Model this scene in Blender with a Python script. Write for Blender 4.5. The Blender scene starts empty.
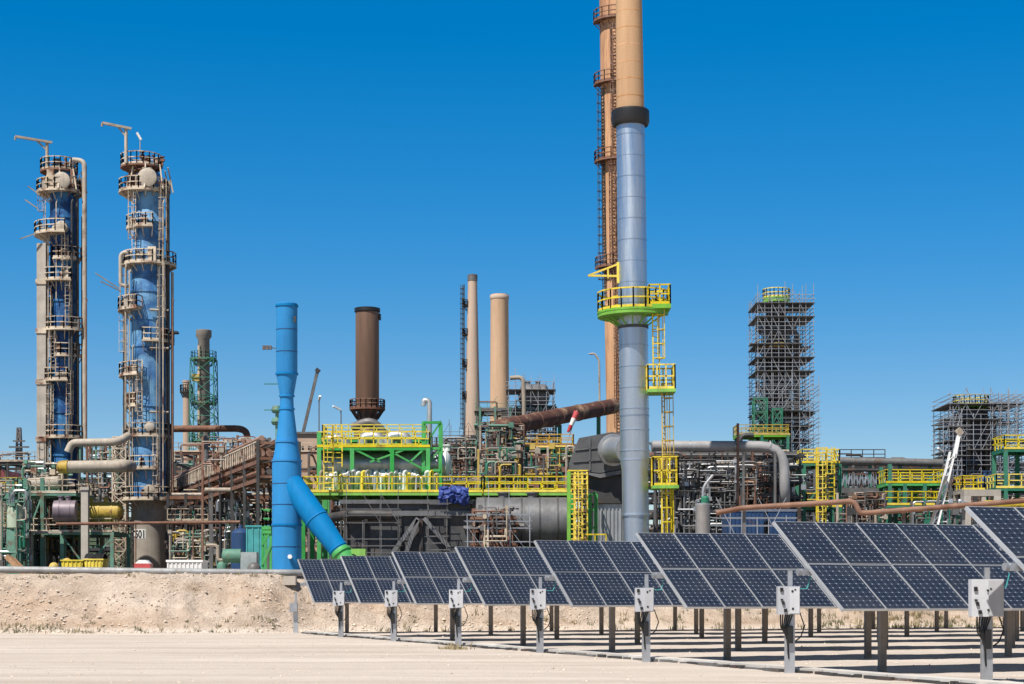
import bpy, math, random
from mathutils import Vector, Matrix, noise
R = math.radians
F, CH, HY, CX = 1800.0, 1.6, 596.0, 512.0      # focal length in px, eye height, horizon row, centre column
ZP = 2.6                                       # level of the refinery plateau
scene = bpy.context.scene
col = scene.collection
rnd = random.Random(11)

def X(px, d): return (px - CX) / F * d
def Z(py, d): return CH + (HY - py) / F * d
def P(px, py, d): return Vector((X(px, d), d, Z(py, d)))
def S(px, d): return px / F * d                # size in metres of px pixels at distance d

# ------------------------------------------------------------------ mesh builder
class MB:
    def __init__(s): s.v = []; s.f = []
    def add(s, vs, fs):
        o = len(s.v); s.v += [tuple(v) for v in vs]; s.f += [tuple(i + o for i in f) for f in fs]; return s
    def box(s, x0, x1, y0, y1, z0, z1):
        v = [(x0,y0,z0),(x1,y0,z0),(x1,y1,z0),(x0,y1,z0),(x0,y0,z1),(x1,y0,z1),(x1,y1,z1),(x0,y1,z1)]
        return s.add(v, [(0,3,2,1),(4,5,6,7),(0,1,5,4),(1,2,6,5),(2,3,7,6),(3,0,4,7)])
    def bar(s, a, b, w, h=None):
        a, b = Vector(a), Vector(b); h = h or w
        t = (b - a).normalized()
        u = Vector((0,0,1)) if abs(t.z) < .9 else Vector((0,1,0))
        x = t.cross(u).normalized() * w / 2; y = x.cross(t).normalized() * h / 2
        v = [a-x-y, a+x-y, a+x+y, a-x+y, b-x-y, b+x-y, b+x+y, b-x+y]
        return s.add(v, [(0,3,2,1),(4,5,6,7),(0,1,5,4),(1,2,6,5),(2,3,7,6),(3,0,4,7)])
    def tube(s, a, b, r, r2=None, n=8, cap=True):
        a, b = Vector(a), Vector(b); r2 = r if r2 is None else r2
        t = (b - a).normalized(); u = Vector((0,0,1)) if abs(t.z) < .9 else Vector((1,0,0))
        x = t.cross(u).normalized(); y = t.cross(x)
        vs = []
        for c, rr in ((a, r), (b, r2)):
            for k in range(n):
                an = 2*math.pi*k/n; vs.append(c + x*math.cos(an)*rr + y*math.sin(an)*rr)
        fs = [(k, (k+1) % n, n+(k+1) % n, n+k) for k in range(n)]
        if cap: fs += [tuple(range(n-1, -1, -1)), tuple(range(n, 2*n))]
        return s.add(vs, fs)
    def path(s, pts, r, n=8, bend=None):
        pts = [Vector(p) for p in pts]; bend = bend or 3*r
        out = [pts[0]]
        for i in range(1, len(pts)-1):
            p, a, b = pts[i], (pts[i-1]-pts[i]), (pts[i+1]-pts[i])
            l = min(bend, a.length*.45, b.length*.45); a.normalize(); b.normalize()
            for k in range(6):
                t = k/5; out.append((p+a*l)*(1-t)**2 + p*2*t*(1-t) + (p+b*l)*t*t)
        out.append(pts[-1])
        up = None; vs = []; m = len(out)
        for i, p in enumerate(out):
            t = (out[min(i+1, m-1)] - out[max(i-1, 0)]).normalized()
            if up is None:
                up = t.cross(Vector((0,0,1)) if abs(t.z) < .9 else Vector((1,0,0))).normalized()
            up = (up - t*up.dot(t)).normalized(); w = t.cross(up)
            for k in range(n):
                an = 2*math.pi*k/n; vs.append(p + up*math.cos(an)*r + w*math.sin(an)*r)
        fs = [(i*n+k, i*n+(k+1) % n, (i+1)*n+(k+1) % n, (i+1)*n+k) for i in range(m-1) for k in range(n)]
        fs += [tuple(range(n-1, -1, -1)), tuple(range((m-1)*n, m*n))]
        return s.add(vs, fs)
    def lathe(s, cx, cy, prof, n=28):
        vs = []
        for r, z in prof:
            for k in range(n):
                an = 2*math.pi*k/n; vs.append((cx+math.cos(an)*r, cy+math.sin(an)*r, z))
        m = len(prof)
        fs = [(i*n+k, i*n+(k+1) % n, (i+1)*n+(k+1) % n, (i+1)*n+k) for i in range(m-1) for k in range(n)]
        fs += [tuple(range(n-1, -1, -1)), tuple(range((m-1)*n, m*n))]
        return s.add(vs, fs)
    def lathe_ax(s, a, b, prof, n=24):          # prof: (t along a->b in metres, r)
        a, b = Vector(a), Vector(b); t = (b-a).normalized()
        u = Vector((0,0,1)) if abs(t.z) < .9 else Vector((1,0,0))
        x = t.cross(u).normalized(); y = t.cross(x); vs = []
        for q, r in prof:
            for k in range(n):
                an = 2*math.pi*k/n; vs.append(a + t*q + x*math.cos(an)*r + y*math.sin(an)*r)
        m = len(prof)
        fs = [(i*n+k, i*n+(k+1) % n, (i+1)*n+(k+1) % n, (i+1)*n+k) for i in range(m-1) for k in range(n)]
        fs += [tuple(range(n-1, -1, -1)), tuple(range((m-1)*n, m*n))]
        return s.add(vs, fs)
    def prism(s, poly, y0, y1):                 # poly in x,z
        n = len(poly); vs = [(x, y0, z) for x, z in poly] + [(x, y1, z) for x, z in poly]
        fs = [tuple(range(n)), tuple(range(2*n-1, n-1, -1))] + [(i, n+i, n+(i+1) % n, (i+1) % n) for i in range(n)]
        return s.add(vs, fs)
    def arc_deck(s, cx, cy, z, r0, r1, a0, a1, th=.12):
        n = max(3, int(abs(a1-a0)/12)); full = abs(a1-a0) >= 359
        vs = []
        for i in range(n+1):
            an = R(a0+(a1-a0)*i/n); c, q = math.cos(an), math.sin(an)
            vs += [(cx+c*r0, cy+q*r0, z), (cx+c*r1, cy+q*r1, z), (cx+c*r1, cy+q*r1, z-th), (cx+c*r0, cy+q*r0, z-th)]
        fs = []
        for i in range(n):
            o = i*4
            for k in range(4): fs.append((o+k, o+(k+1) % 4, o+4+(k+1) % 4, o+4+k))
        if not full: fs += [(0,3,2,1), (n*4, n*4+1, n*4+2, n*4+3)]
        return s.add(vs, fs)
    def rail(s, pts, h=1.1, t=.06, step=1.3, closed=False, toe=True):
        pts = [Vector(p) for p in pts]
        seg = list(zip(pts, pts[1:])) + ([(pts[-1], pts[0])] if closed else [])
        for a, b in seg:
            for q in (h, h*.52): s.bar(a+Vector((0,0,q)), b+Vector((0,0,q)), t)
            if toe: s.bar(a+Vector((0,0,.09)), b+Vector((0,0,.09)), t*.5, .17)
            L = (b-a).length; k = max(1, round(L/step))
            for i in range(k+1): 
                p = a + (b-a)*i/k; s.bar(p, p+Vector((0,0,h)), t)
        return s
    def build(s, name, mat, parent=None, origin=None, smooth=True):
        if parent is not None:
            r = parent
            while r.parent: r = r.parent
            o = r.location.copy()
        elif origin is not None: o = Vector(origin)
        else:
            xs = [v[0] for v in s.v]; ys = [v[1] for v in s.v]; zs = [v[2] for v in s.v]
            o = Vector(((min(xs)+max(xs))/2, (min(ys)+max(ys))/2, min(zs)))
        me = bpy.data.meshes.new(name)
        me.from_pydata([(v[0]-o.x, v[1]-o.y, v[2]-o.z) for v in s.v], [], s.f)
        me.materials.append(mat)
        if smooth:
            me.polygons.foreach_set('use_smooth', [True]*len(me.polygons)); me.update()
            me.set_sharp_from_angle(angle=R(38))
        ob = bpy.data.objects.new(name, me); col.objects.link(ob)
        if parent is not None: ob.parent = parent
        else: ob.location = o
        return ob

def tag(o, label=None, cat=None, group=None, kind=None):
    if label: o['label'] = label
    if cat: o['category'] = cat
    if group: o['group'] = group
    if kind: o['kind'] = kind
    return o
def thing(name, label, cat, loc=(0,0,0), group=None):
    o = bpy.data.objects.new(name, None); col.objects.link(o); o.location = loc
    o.empty_display_size = .5
    return tag(o, label, cat, group)

# ------------------------------------------------------------------ materials
def M(name, c, rough=.6, metal=0., var=.22, scale=1.6, streak=0, rust=0., rustc=(.16,.06,.03), bump=0., grime=0., grimec=(.10,.06,.035)):
    m = bpy.data.materials.new(name); m.use_nodes = True
    nt = m.node_tree; N = nt.nodes; L = nt.links; b = N['Principled BSDF']
    b.inputs['Roughness'].default_value = rough; b.inputs['Metallic'].default_value = metal
    tc = N.new('ShaderNodeTexCoord'); mp = N.new('ShaderNodeMapping'); L.new(tc.outputs['Object'], mp.inputs[0])
    mp.inputs['Scale'].default_value = (1,1,.12) if streak else (1,1,1)
    n1 = N.new('ShaderNodeTexNoise'); n1.inputs['Scale'].default_value = scale; n1.inputs['Detail'].default_value = 8
    n1.inputs['Roughness'].default_value = .65
    L.new(mp.outputs[0], n1.inputs['Vector'])
    cr = N.new('ShaderNodeValToRGB'); e = cr.color_ramp.elements
    e[0].position = .3; e[1].position = .72
    e[0].color = (*[max(0, x*(1-var)) for x in c], 1); e[1].color = (*[min(.9, x*(1+var)) for x in c], 1)
    L.new(n1.outputs[0], cr.inputs[0]); out = cr.outputs[0]
    if rust:
        n2 = N.new('ShaderNodeTexNoise'); n2.inputs['Scale'].default_value = scale*.55; n2.inputs['Detail'].default_value = 9
        n2.inputs['Roughness'].default_value = .7; L.new(mp.outputs[0], n2.inputs['Vector'])
        r2 = N.new('ShaderNodeValToRGB'); q = r2.color_ramp.elements
        q[0].position = .62-.3*rust; q[1].position = .72-.25*rust
        L.new(n2.outputs[0], r2.inputs[0])
        mx = N.new('ShaderNodeMix'); mx.data_type = 'RGBA'; L.new(r2.outputs[0], mx.inputs[0])
        L.new(out, mx.inputs[6]); mx.inputs[7].default_value = (*rustc, 1); out = mx.outputs[2]
    if grime:
        m3 = N.new('ShaderNodeMapping'); L.new(tc.outputs['Object'], m3.inputs[0]); m3.inputs['Scale'].default_value = (2.2,2.2,.16)
        n3 = N.new('ShaderNodeTexNoise'); n3.inputs['Scale'].default_value = 1.0; n3.inputs['Detail'].default_value = 7; n3.inputs['Roughness'].default_value = .7
        L.new(m3.outputs[0], n3.inputs['Vector'])
        r3 = N.new('ShaderNodeMapRange'); r3.inputs[1].default_value = .50; r3.inputs[2].default_value = .74; r3.inputs[4].default_value = grime; L.new(n3.outputs[0], r3.inputs[0])
        x3 = N.new('ShaderNodeMix'); x3.data_type = 'RGBA'; L.new(r3.outputs[0], x3.inputs[0]); L.new(out, x3.inputs[6]); x3.inputs[7].default_value = (*grimec,1); out = x3.outputs[2]
        rr_ = N.new('ShaderNodeMapRange'); rr_.inputs[1].default_value = .35; rr_.inputs[2].default_value = .7; rr_.inputs[3].default_value = max(.1,rough-.1); rr_.inputs[4].default_value = min(1,rough+.2); L.new(n3.outputs[0], rr_.inputs[0]); L.new(rr_.outputs[0], b.inputs['Roughness'])
    oi = N.new('ShaderNodeObjectInfo'); mr = N.new('ShaderNodeMapRange'); L.new(oi.outputs['Random'], mr.inputs[0]); mr.inputs[3].default_value = .84; mr.inputs[4].default_value = 1.12
    hv = N.new('ShaderNodeHueSaturation'); L.new(mr.outputs[0], hv.inputs['Value']); mr2 = N.new('ShaderNodeMapRange'); L.new(oi.outputs['Random'], mr2.inputs[0]); mr2.inputs[3].default_value = 1.05; mr2.inputs[4].default_value = .88
    L.new(mr2.outputs[0], hv.inputs['Saturation']); L.new(out, hv.inputs['Color']); out = hv.outputs[0]
    L.new(out, b.inputs['Base Color'])
    if bump:
        bp = N.new('ShaderNodeBump'); bp.inputs['Strength'].default_value = bump; bp.inputs['Distance'].default_value = .05
        L.new(n1.outputs[0], bp.inputs['Height']); L.new(bp.outputs[0], b.inputs['Normal'])
    return m
beige  = M('beige_paint', (.56,.46,.34), .7, 0, .25, 1.2, rust=.35)
pale   = M('pale_insulation', (.40,.34,.27), .65, 0, .25, .9, rust=.25, rustc=(.22,.15,.1), grime=.35)
bluep  = M('blue_column_paint', (.013,.125,.34), .6, 0, .6, .6, rust=.62, rustc=(.13,.34,.56), grime=.7, grimec=(.035,.05,.09))
blueo  = M('shaded_blue_column_paint', (.009,.065,.22), .6, 0, .6, .7, rust=.5, rustc=(.07,.26,.52), grime=.6, grimec=(.025,.03,.05))  # column blue darkened to paint in the deep shade on the left column
bluef  = M('bright_blue_paint', (.001,.205,.50), .55, 0, .12, .5, rust=.08, rustc=(.01,.25,.52), grime=.35, grimec=(.004,.085,.22))
bluef.node_tree.nodes['Principled BSDF'].inputs['Specular IOR Level'].default_value = .2
yellow = M('yellow_paint', (.74,.55,.018), .55, 0, .24, 1.2, rust=.12, rustc=(.38,.22,.04), grime=.5)
orange = M('orange_yellow_paint', (.62,.34,.04), .55, 0, .2, 2, rust=.2)
dyellow= M('dull_yellow_paint', (.50,.34,.05), .6, 0, .25, 1.4, rust=.25)
green  = M('bright_green_paint', (.03,.33,.06), .55, 0, .3, 1.2, rust=.1, rustc=(.08,.16,.06), grime=.4)
lime   = M('lime_green_paint', (.16,.42,.035), .55, 0, .25, 1.2, grime=.4)
dgreen = M('dark_green_paint', (.02,.17,.10), .6, 0, .3, 1.5, rust=.15)
teal   = M('weathered_green_paint', (.10,.24,.17), .65, 0, .3, 1.2, rust=.3)
dark   = M('dark_steel', (.045,.043,.042), .6, .1, .4, 1.3, rust=.2, rustc=(.09,.045,.03))
mid    = M('grey_steel', (.15,.145,.14), .55, .2, .35, 1.3, rust=.3, rustc=(.13,.07,.045))
galv   = M('galvanised_steel', (.42,.43,.45), .45, .6, .2, 3)
scaf   = M('scaffold_tube', (.36,.36,.375), .5, .4, .25, 2)
deckp_m = M('weathered_scaffold_boards', (.17,.165,.16), .8, 0, .3, 2)
rustm  = M('rusty_steel', (.19,.085,.05), .75, 0, .4, 1.2, rust=.3, rustc=(.28,.17,.11))
copper = M('rusty_pink_pipe', (.27,.145,.095), .65, 0, .35, .6, rust=.35, rustc=(.18,.08,.045), grime=.3)
clad   = M('aluminium_cladding', (.46,.465,.47), .45, .7, .18, .8, grime=.45, grimec=(.20,.19,.18))
silver = M('stack_cladding', (.43,.50,.58), .40, .88, .10, .6, streak=1, grime=.25, grimec=(.30,.33,.38))
tan    = M('tan_concrete', (.62,.39,.225), .8, 0, .18, .35, streak=1, rust=.14, rustc=(.38,.19,.10), bump=.1, grime=.25, grimec=(.30,.15,.08))
tanr   = M('rust_stained_tan', (.56,.29,.125), .8, 0, .3, .5, streak=1, rust=.35, rustc=(.24,.09,.04), bump=.15, grime=.65, grimec=(.20,.08,.035))
tan2   = M('pale_tan_concrete', (.50,.36,.26), .8, 0, .14, .35, streak=1, bump=.1)
brown  = M('brown_stack_steel', (.215,.12,.075), .55, .2, .35, .45, streak=1, rust=.3, rustc=(.24,.15,.10))
black  = M('black_paint', (.012,.012,.013), .5)
greyd  = M('dark_grey_cladding', (.075,.075,.078), .6, .2, .3, .8, rust=.2, rustc=(.12,.1,.085))
greym  = M('mid_grey_cladding', (.16,.16,.165), .55, .3, .3, .7, grime=.4, grimec=(.07,.065,.06))
concr  = M('concrete', (.42,.37,.31), .85, 0, .22, .8, bump=.15, grime=.35, grimec=(.24,.19,.15))
white  = M('white_paint', (.78,.77,.74), .5, 0, .06, 3)
red    = M('red_paint', (.45,.03,.03), .5)
bluet  = M('blue_tarpaulin', (.02,.05,.25), .6, 0, .3, 2)
blued  = M('dark_blue_paint', (.010,.045,.13), .5, 0, .25, 1.5, rust=.1)
tealt  = M('turquoise_tarpaulin', (.05,.32,.32), .6, 0, .25, 1.5)
wood   = M('weathered_board', (.42,.22,.10), .8, 0, .3, 3)
glass  = M('lamp_glass', (.6,.62,.63), .15)
purple = M('purple_grey_paint', (.19,.15,.17), .5, .2, .25, 1.2)
postm  = M('weathered_post_steel', (.22,.19,.165), .6, .3, .2, 4)
boxw   = M('white_enclosure', (.50,.505,.53), .5, 0, .08, 2, grime=.35, grimec=(.36,.33,.30))

def panel_mat():
    m = bpy.data.materials.new('solar_cells'); m.use_nodes = True
    nt = m.node_tree; N = nt.nodes; L = nt.links; b = N['Principled BSDF']
    tc = N.new('ShaderNodeTexCoord'); sp = N.new('ShaderNodeSeparateXYZ'); L.new(tc.outputs['Object'], sp.inputs[0])
    def mth(op, a, v=None):
        n = N.new('ShaderNodeMath'); n.operation = op
        for i, q in enumerate((a, v)):
            if q is None: continue
            if isinstance(q, (int, float)): n.inputs[i].default_value = q
            else: L.new(q, n.inputs[i])
        return n.outputs[0]
    fx = mth('ABSOLUTE', mth('SUBTRACT', mth('FRACT', mth('DIVIDE', sp.outputs[0], .1565)), .5))
    fy = mth('ABSOLUTE', mth('SUBTRACT', mth('FRACT', mth('DIVIDE', sp.outputs[1], .1595)), .5))
    corner = mth('GREATER_THAN', mth('ADD', fx, fy), .885)
    line = mth('GREATER_THAN', mth('MAXIMUM', fx, fy), .483)
    bus = mth('GREATER_THAN', mth('SUBTRACT', .02, mth('ABSOLUTE', mth('SUBTRACT', fx, .22))), 0)
    fac = mth('MAXIMUM', corner, mth('MULTIPLY', line, .35))
    fac = mth('MAXIMUM', fac, mth('MULTIPLY', bus, .10))
    nz = N.new('ShaderNodeTexNoise'); nz.inputs['Scale'].default_value = 1.1; L.new(tc.outputs['Object'], nz.inputs['Vector'])
    oi = N.new('ShaderNodeObjectInfo')
    r = mth('ADD', mth('MULTIPLY', oi.outputs['Random'], .6), mth('MULTIPLY', nz.outputs[0], .5))
    m0 = N.new('ShaderNodeMix'); m0.data_type = 'RGBA'; L.new(r, m0.inputs[0])
    m0.inputs[6].default_value = (.008,.014,.030,1); m0.inputs[7].default_value = (.013,.021,.042,1)
    mx = N.new('ShaderNodeMix'); mx.data_type = 'RGBA'; L.new(fac, mx.inputs[0])
    L.new(m0.outputs[2], mx.inputs[6]); mx.inputs[7].default_value = (.34,.38,.44,1)
    dn = N.new('ShaderNodeTexNoise'); dn.inputs['Scale'].default_value = .9; dn.inputs['Detail'].default_value = 6; ad = N.new('ShaderNodeVectorMath'); ad.operation = 'ADD'
    L.new(tc.outputs['Object'], ad.inputs[0]); cb = N.new('ShaderNodeCombineXYZ'); L.new(mth('MULTIPLY', oi.outputs['Random'], 50), cb.inputs[0]); L.new(cb.outputs[0], ad.inputs[1]); L.new(ad.outputs[0], dn.inputs['Vector'])
    edge = mth('MAXIMUM', mth('SUBTRACT', .08, mth('MULTIPLY', sp.outputs[1], .6)), 0)
    dust = mth('ADD', mth('MULTIPLY', mth('MAXIMUM', mth('SUBTRACT', dn.outputs[0], .44), 0), .2), edge)
    md_ = N.new('ShaderNodeMix'); md_.data_type = 'RGBA'; L.new(dust, md_.inputs[0]); L.new(mx.outputs[2], md_.inputs[6]); md_.inputs[7].default_value = (.30,.26,.21,1)
    L.new(md_.outputs[2], b.inputs['Base Color']); L.new(mth('ADD', .14, mth('MULTIPLY', dust, 1.5)), b.inputs['Roughness'])
    return m
cells = panel_mat()

def ground_mat():
    m = bpy.data.materials.new('sandy_ground'); m.use_nodes = True
    nt = m.node_tree; N = nt.nodes; L = nt.links; b = N['Principled BSDF']; b.inputs['Roughness'].default_value = .95
    tc = N.new('ShaderNodeTexCoord')
    def ns(scale, detail, sc=(1,1,1), rough=.6):
        mp = N.new('ShaderNodeMapping'); mp.inputs['Scale'].default_value = sc; L.new(tc.outputs['Object'], mp.inputs[0])
        n = N.new('ShaderNodeTexNoise'); n.inputs['Scale'].default_value = scale; n.inputs['Detail'].default_value = detail
        n.inputs['Roughness'].default_value = rough; L.new(mp.outputs[0], n.inputs['Vector']); return n.outputs[0]
    def ramp(src, p0, c0, p1, c1):
        r = N.new('ShaderNodeValToRGB'); e = r.color_ramp.elements
        e[0].position, e[1].position = p0, p1; e[0].color = (*c0,1); e[1].color = (*c1,1); L.new(src, r.inputs[0]); return r.outputs[0]
    def mix(f, a, b2, mode='MIX'):
        x = N.new('ShaderNodeMix'); x.data_type = 'RGBA'; x.blend_type = mode
        if isinstance(f, float): x.inputs[0].default_value = f
        else: L.new(f, x.inputs[0])
        for i, q in ((6, a), (7, b2)):
            if isinstance(q, tuple): x.inputs[i].default_value = (*q,1)
            else: L.new(q, x.inputs[i])
        return x.outputs[2]
    flat = ramp(ns(.35, 6, (.25,1,1)), .3, (.52,.445,.38), .7, (.66,.58,.505))
    tracks = ramp(ns(.7, 7, (.12,1,1), .7), .38, (.84,.82,.80), .6, (1,1,1))
    rut = ramp(ns(.5, 3, (.03,1.6,1)), .5, (1,1,1), .6, (.88,.86,.83)); flat = mix(.7, flat, rut, 'MULTIPLY')
    flat = mix(.6, flat, tracks, 'MULTIPLY')
    bank = ramp(ns(.8, 9, (.5,1,1), .7), .3, (.47,.36,.275), .68, (.76,.64,.535))
    stone = ramp(ns(9, 8, (1,1,1), .8), .5, (1,1,1), .66, (.52,.46,.40))
    bank = mix(.8, bank, stone, 'MULTIPLY')
    band = ramp(ns(.22, 5, (.45,1,2.2)), .42, (1,1,1), .62, (.86,.70,.54)); bank = mix(.5, bank, band, 'MULTIPLY')
    sp = N.new('ShaderNodeSeparateXYZ'); L.new(tc.outputs['Object'], sp.inputs[0])
    hz = N.new('ShaderNodeMapRange'); L.new(sp.outputs[2], hz.inputs[0]); hz.inputs[1].default_value = .06; hz.inputs[2].default_value = .3
    c = mix(hz.outputs[0], flat, bank)
    hp = N.new('ShaderNodeMapRange'); L.new(sp.outputs[1], hp.inputs[0]); hp.inputs[1].default_value = 112; hp.inputs[2].default_value = 125
    c = mix(hp.outputs[0], c, (.13,.115,.10))
    speck = ramp(ns(28, 3), .36, (.72,.68,.63), .5, (1,1,1)); c = mix(.6, c, speck, 'MULTIPLY')
    L.new(c, b.inputs['Base Color'])
    bp = N.new('ShaderNodeBump'); bp.inputs['Distance'].default_value = .2; bs = N.new('ShaderNodeMapRange'); L.new(hz.outputs[0], bs.inputs[0]); bs.inputs[3].default_value = .42; bs.inputs[4].default_value = .95; L.new(bs.outputs[0], bp.inputs['Strength'])
    L.new(ns(5, 10, (1,1,1), .75), bp.inputs['Height']); L.new(bp.outputs[0], b.inputs['Normal'])
    return m
sand = ground_mat()

def leaf_mat(name, a, b_):
    m = bpy.data.materials.new(name); m.use_nodes = True
    N = m.node_tree.nodes; L = m.node_tree.links; b = N['Principled BSDF']
    tc = N.new('ShaderNodeTexCoord'); n = N.new('ShaderNodeTexNoise'); n.inputs['Scale'].default_value = .7
    L.new(tc.outputs['Object'], n.inputs['Vector'])
    r = N.new('ShaderNodeValToRGB'); r.color_ramp.elements[0].position = .4; r.color_ramp.elements[1].position = .6
    r.color_ramp.elements[0].color = (*a,1); r.color_ramp.elements[1].color = (*b_,1)
    L.new(n.outputs[0], r.inputs[0]); L.new(r.outputs[0], b.inputs['Base Color']); b.inputs['Roughness'].default_value = .8
    return m
grassm = leaf_mat('dry_weeds', (.11,.115,.05), (.34,.27,.15))
hillm = leaf_mat('scrub_green', (.03,.05,.025), (.06,.08,.035))

# ------------------------------------------------------------------ ground
def toe(x):
    if x < -12: return 77.5 + (x+12)*.06
    if x < -8: return 77.5 + (x+12)*.75
    return 80.5 + (x+8)*.378
def gz(x, y):
    s = y - toe(x) + .5*noise.noise(Vector((x*.35, y*.2, 1.7)))
    q = min(1, max(0, s/4.3)); q2 = q*q*(3-2*q)*.5 + q*.5
    z = ZP*q2
    if 0 < q < 1:
        k = math.sin(q*math.pi)
        z += k*(.34*noise.fractal(Vector((x*.5, y*.6, 3)), 1, 2, 4) + .20*noise.noise(Vector((x*1.6, y*.7, 8))) + .13*noise.noise(Vector((x*4, y*3, 2))) + .08*noise.noise(Vector((x*8, y*7, 5))) - .22*abs(noise.noise(Vector((x*.9, y*.15, 6)))))
    elif q <= 0:
        z += .025*noise.noise(Vector((x*.4, y*.4, 0))) + .02*noise.noise(Vector((x*1.7, y*1.7, 4)))
    elif s < 12: z += .12*noise.noise(Vector((x*.8, y*.8, 9)))*max(0, 1-(s-4)/8)
    return z
xs = [-2500,-900,-400,-200,-120,-80,-60] + [-50+.2*i for i in range(int(110/.2))] + [60,62,66,72,80,100,140,220,400,900,2500]
ys = [-60,-20,0,4,8,12,16] + [20+1*i for i in range(54)] + [74+.18*i for i in range(int(36/.18))] + [112,118,130,150,180,230,300,450,800,1500,3000]
g = MB(); nx = len(xs)
g.v = [(x, y, gz(x, y) if y < 115 else ZP) for y in ys for x in xs]
g.f = [(j*nx+i, j*nx+i+1, (j+1)*nx+i+1, (j+1)*nx+i) for j in range(len(ys)-1) for i in range(nx-1)]
tag(g.build('ground', sand, origin=(0,0,0)), kind='structure')
h = MB(); hp = []
for i in range(61):
    x = -700 + i*20
    hp.append((x, 62+22*math.exp(-((x+560)/190)**2) + 6*noise.noise(Vector((x*.01,0,0)))+2*noise.noise(Vector((x*.08,3,0)))))
for k, (dy, f) in enumerate(((0,0),(60,.45),(160,.8),(300,1),(520,.7),(800,0))):
    h.v += [(x, 1300+dy, ZP-1 + z*f) for x, z in hp]
h.f = [(j*61+i, j*61+i+1, (j+1)*61+i+1, (j+1)*61+i) for j in range(5) for i in range(60)]
tag(h.build('hill', hillm, origin=(0,0,0)), kind='structure')

# weeds and stones
w = MB()
def tuft(x, y, hgt, n):
    z = gz(x, y) - .02
    for _ in range(n):
        a = rnd.uniform(0, 6.28); l = hgt*rnd.uniform(.5, 1.1); q = rnd.uniform(.1, .6)*l
        bx, by = x+rnd.gauss(0, hgt*.35), y+rnd.gauss(0, hgt*.35); c, s_ = math.cos(a), math.sin(a); t = .014+.02*hgt
        w.add([(bx-s_*t, by+c*t, z), (bx+s_*t, by-c*t, z), (bx+c*q*.5+s_*t*.6, by+s_*q*.5-c*t*.6, z+l*.6), (bx+c*q, by+s_*q, z+l)], [(0,1,2),(0,2,3)])
for _ in range(170):
    x = rnd.uniform(-24, -10)
    if rnd.random() < .5: x = -22.5 + rnd.gauss(0, 2.2)
    tuft(x, toe(x)+rnd.uniform(-.2, .9), abs(rnd.gauss(.12, .08))+.06, 8)
for c_ in range(16):
    cx_ = rnd.uniform(-24, -8); cy_ = toe(cx_)+rnd.uniform(.9, 4.4)
    for _ in range(rnd.randint(2, 7)): tuft(cx_+rnd.gauss(0,.25), cy_+rnd.gauss(0,.15), rnd.uniform(.06, .2), 7)
for _ in range(60):
    x = rnd.uniform(-25, -9); tuft(x, toe(x)+rnd.uniform(3.9, 4.7), rnd.uniform(.06, .2), 7)
for _ in range(300):
    x = rnd.choice((rnd.uniform(14, 26), rnd.gauss(20, 2.2), rnd.uniform(-6, 26))); tuft(x, toe(x)+rnd.uniform(-.6, 1.6), rnd.uniform(.1, .4), 10)
for _ in range(40):
    x = rnd.uniform(-3, -1.5); tuft(-1.7+rnd.gauss(0,.25), 54.2+rnd.gauss(0,.3), rnd.uniform(.08, .3), 4)
tag(w.build('weeds', grassm, origin=(0,0,0), smooth=False), 'dry weeds and grass tufts along the foot of the bank', 'weeds', kind='stuff')
stn = MB()
def pebble(x, y, r):
    z = gz(x, y); v = []
    for dx, dy, dz in ((1,0,0),(0,1,0),(-1,0,0),(0,-1,0),(0,0,.8),(0,0,-.5)):
        k = r*rnd.uniform(.6, 1.2); v.append((x+dx*k, y+dy*k, z+dz*k))
    stn.add(v, [(0,1,4),(1,2,4),(2,3,4),(3,0,4),(1,0,5),(2,1,5),(3,2,5),(0,3,5)])
for _ in range(9000):
    x = rnd.uniform(-26, 4); y = toe(x)+(rnd.uniform(-.3, 4.4) if rnd.random() < .6 else abs(rnd.gauss(.2,.5))-.2)
    dn_ = noise.noise(Vector((x*.28,y*.55,11)))+(.25 if x < -15 else -.1)
    if rnd.random() < .35+1.3*max(0,dn_): pebble(x, y, min(.14, abs(rnd.gauss(.015, .035))+.018))
for _ in range(1600):
    y = rnd.uniform(33, 78); x = rnd.uniform(-.3, .3)*y; pebble(x, y, abs(rnd.gauss(.006, .016))+.01)
stonem = M('pale_stone', (.52,.42,.33), .9, 0, .3, .9)
tag(stn.build('stones', stonem, origin=(0,0,0), smooth=False), 'loose pale stones scattered over the sandy bank and ground', 'stones', kind='stuff')

# ------------------------------------------------------------------ solar field
RB = Vector((-.3538, .9353)); RR = Vector((.9353, .3538)); TILT = math.atan2(1.87, 2.85); SL = math.hypot(1.87, 2.85)
PW, PL = 1.004, SL/2 - .006
gm = MB(); gm.add([(.012,.012,0),(PW-.012,.012,0),(PW-.012,PL-.012,0),(.012,PL-.012,0)], [(0,1,2,3)])
fm = MB()
for (x0,x1,y0,y1) in ((0,PW,0,.015),(0,PW,PL-.015,PL),(0,.015,.015,PL-.015),(PW-.015,PW,.015,PL-.015)): fm.box(x0,x1,y0,y1,-.04,.006)
fm.add([(.03,.03,-.03),(PW-.03,.03,-.03),(PW-.03,PL-.03,-.03),(.03,PL-.03,-.03)], [(3,2,1,0)])
def mesh_of(mb, name, mat):
    me = bpy.data.meshes.new(name); me.from_pydata(mb.v, [], mb.f); me.materials.append(mat); return me
frame_m = M('panel_frame_aluminium', (.50,.51,.53), .4, .5, .08, 3)
glass_me, frame_me = mesh_of(gm, 'solar_panel', cells), mesh_of(fm, 'panel_frame', frame_m)
post_me = mesh_of(MB().box(-.075,.075,-.06,.06,-.4,2.16), 'post', postm)
ncols = [40, 36, 33, 29, 25, 19, 13, 9]
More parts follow.
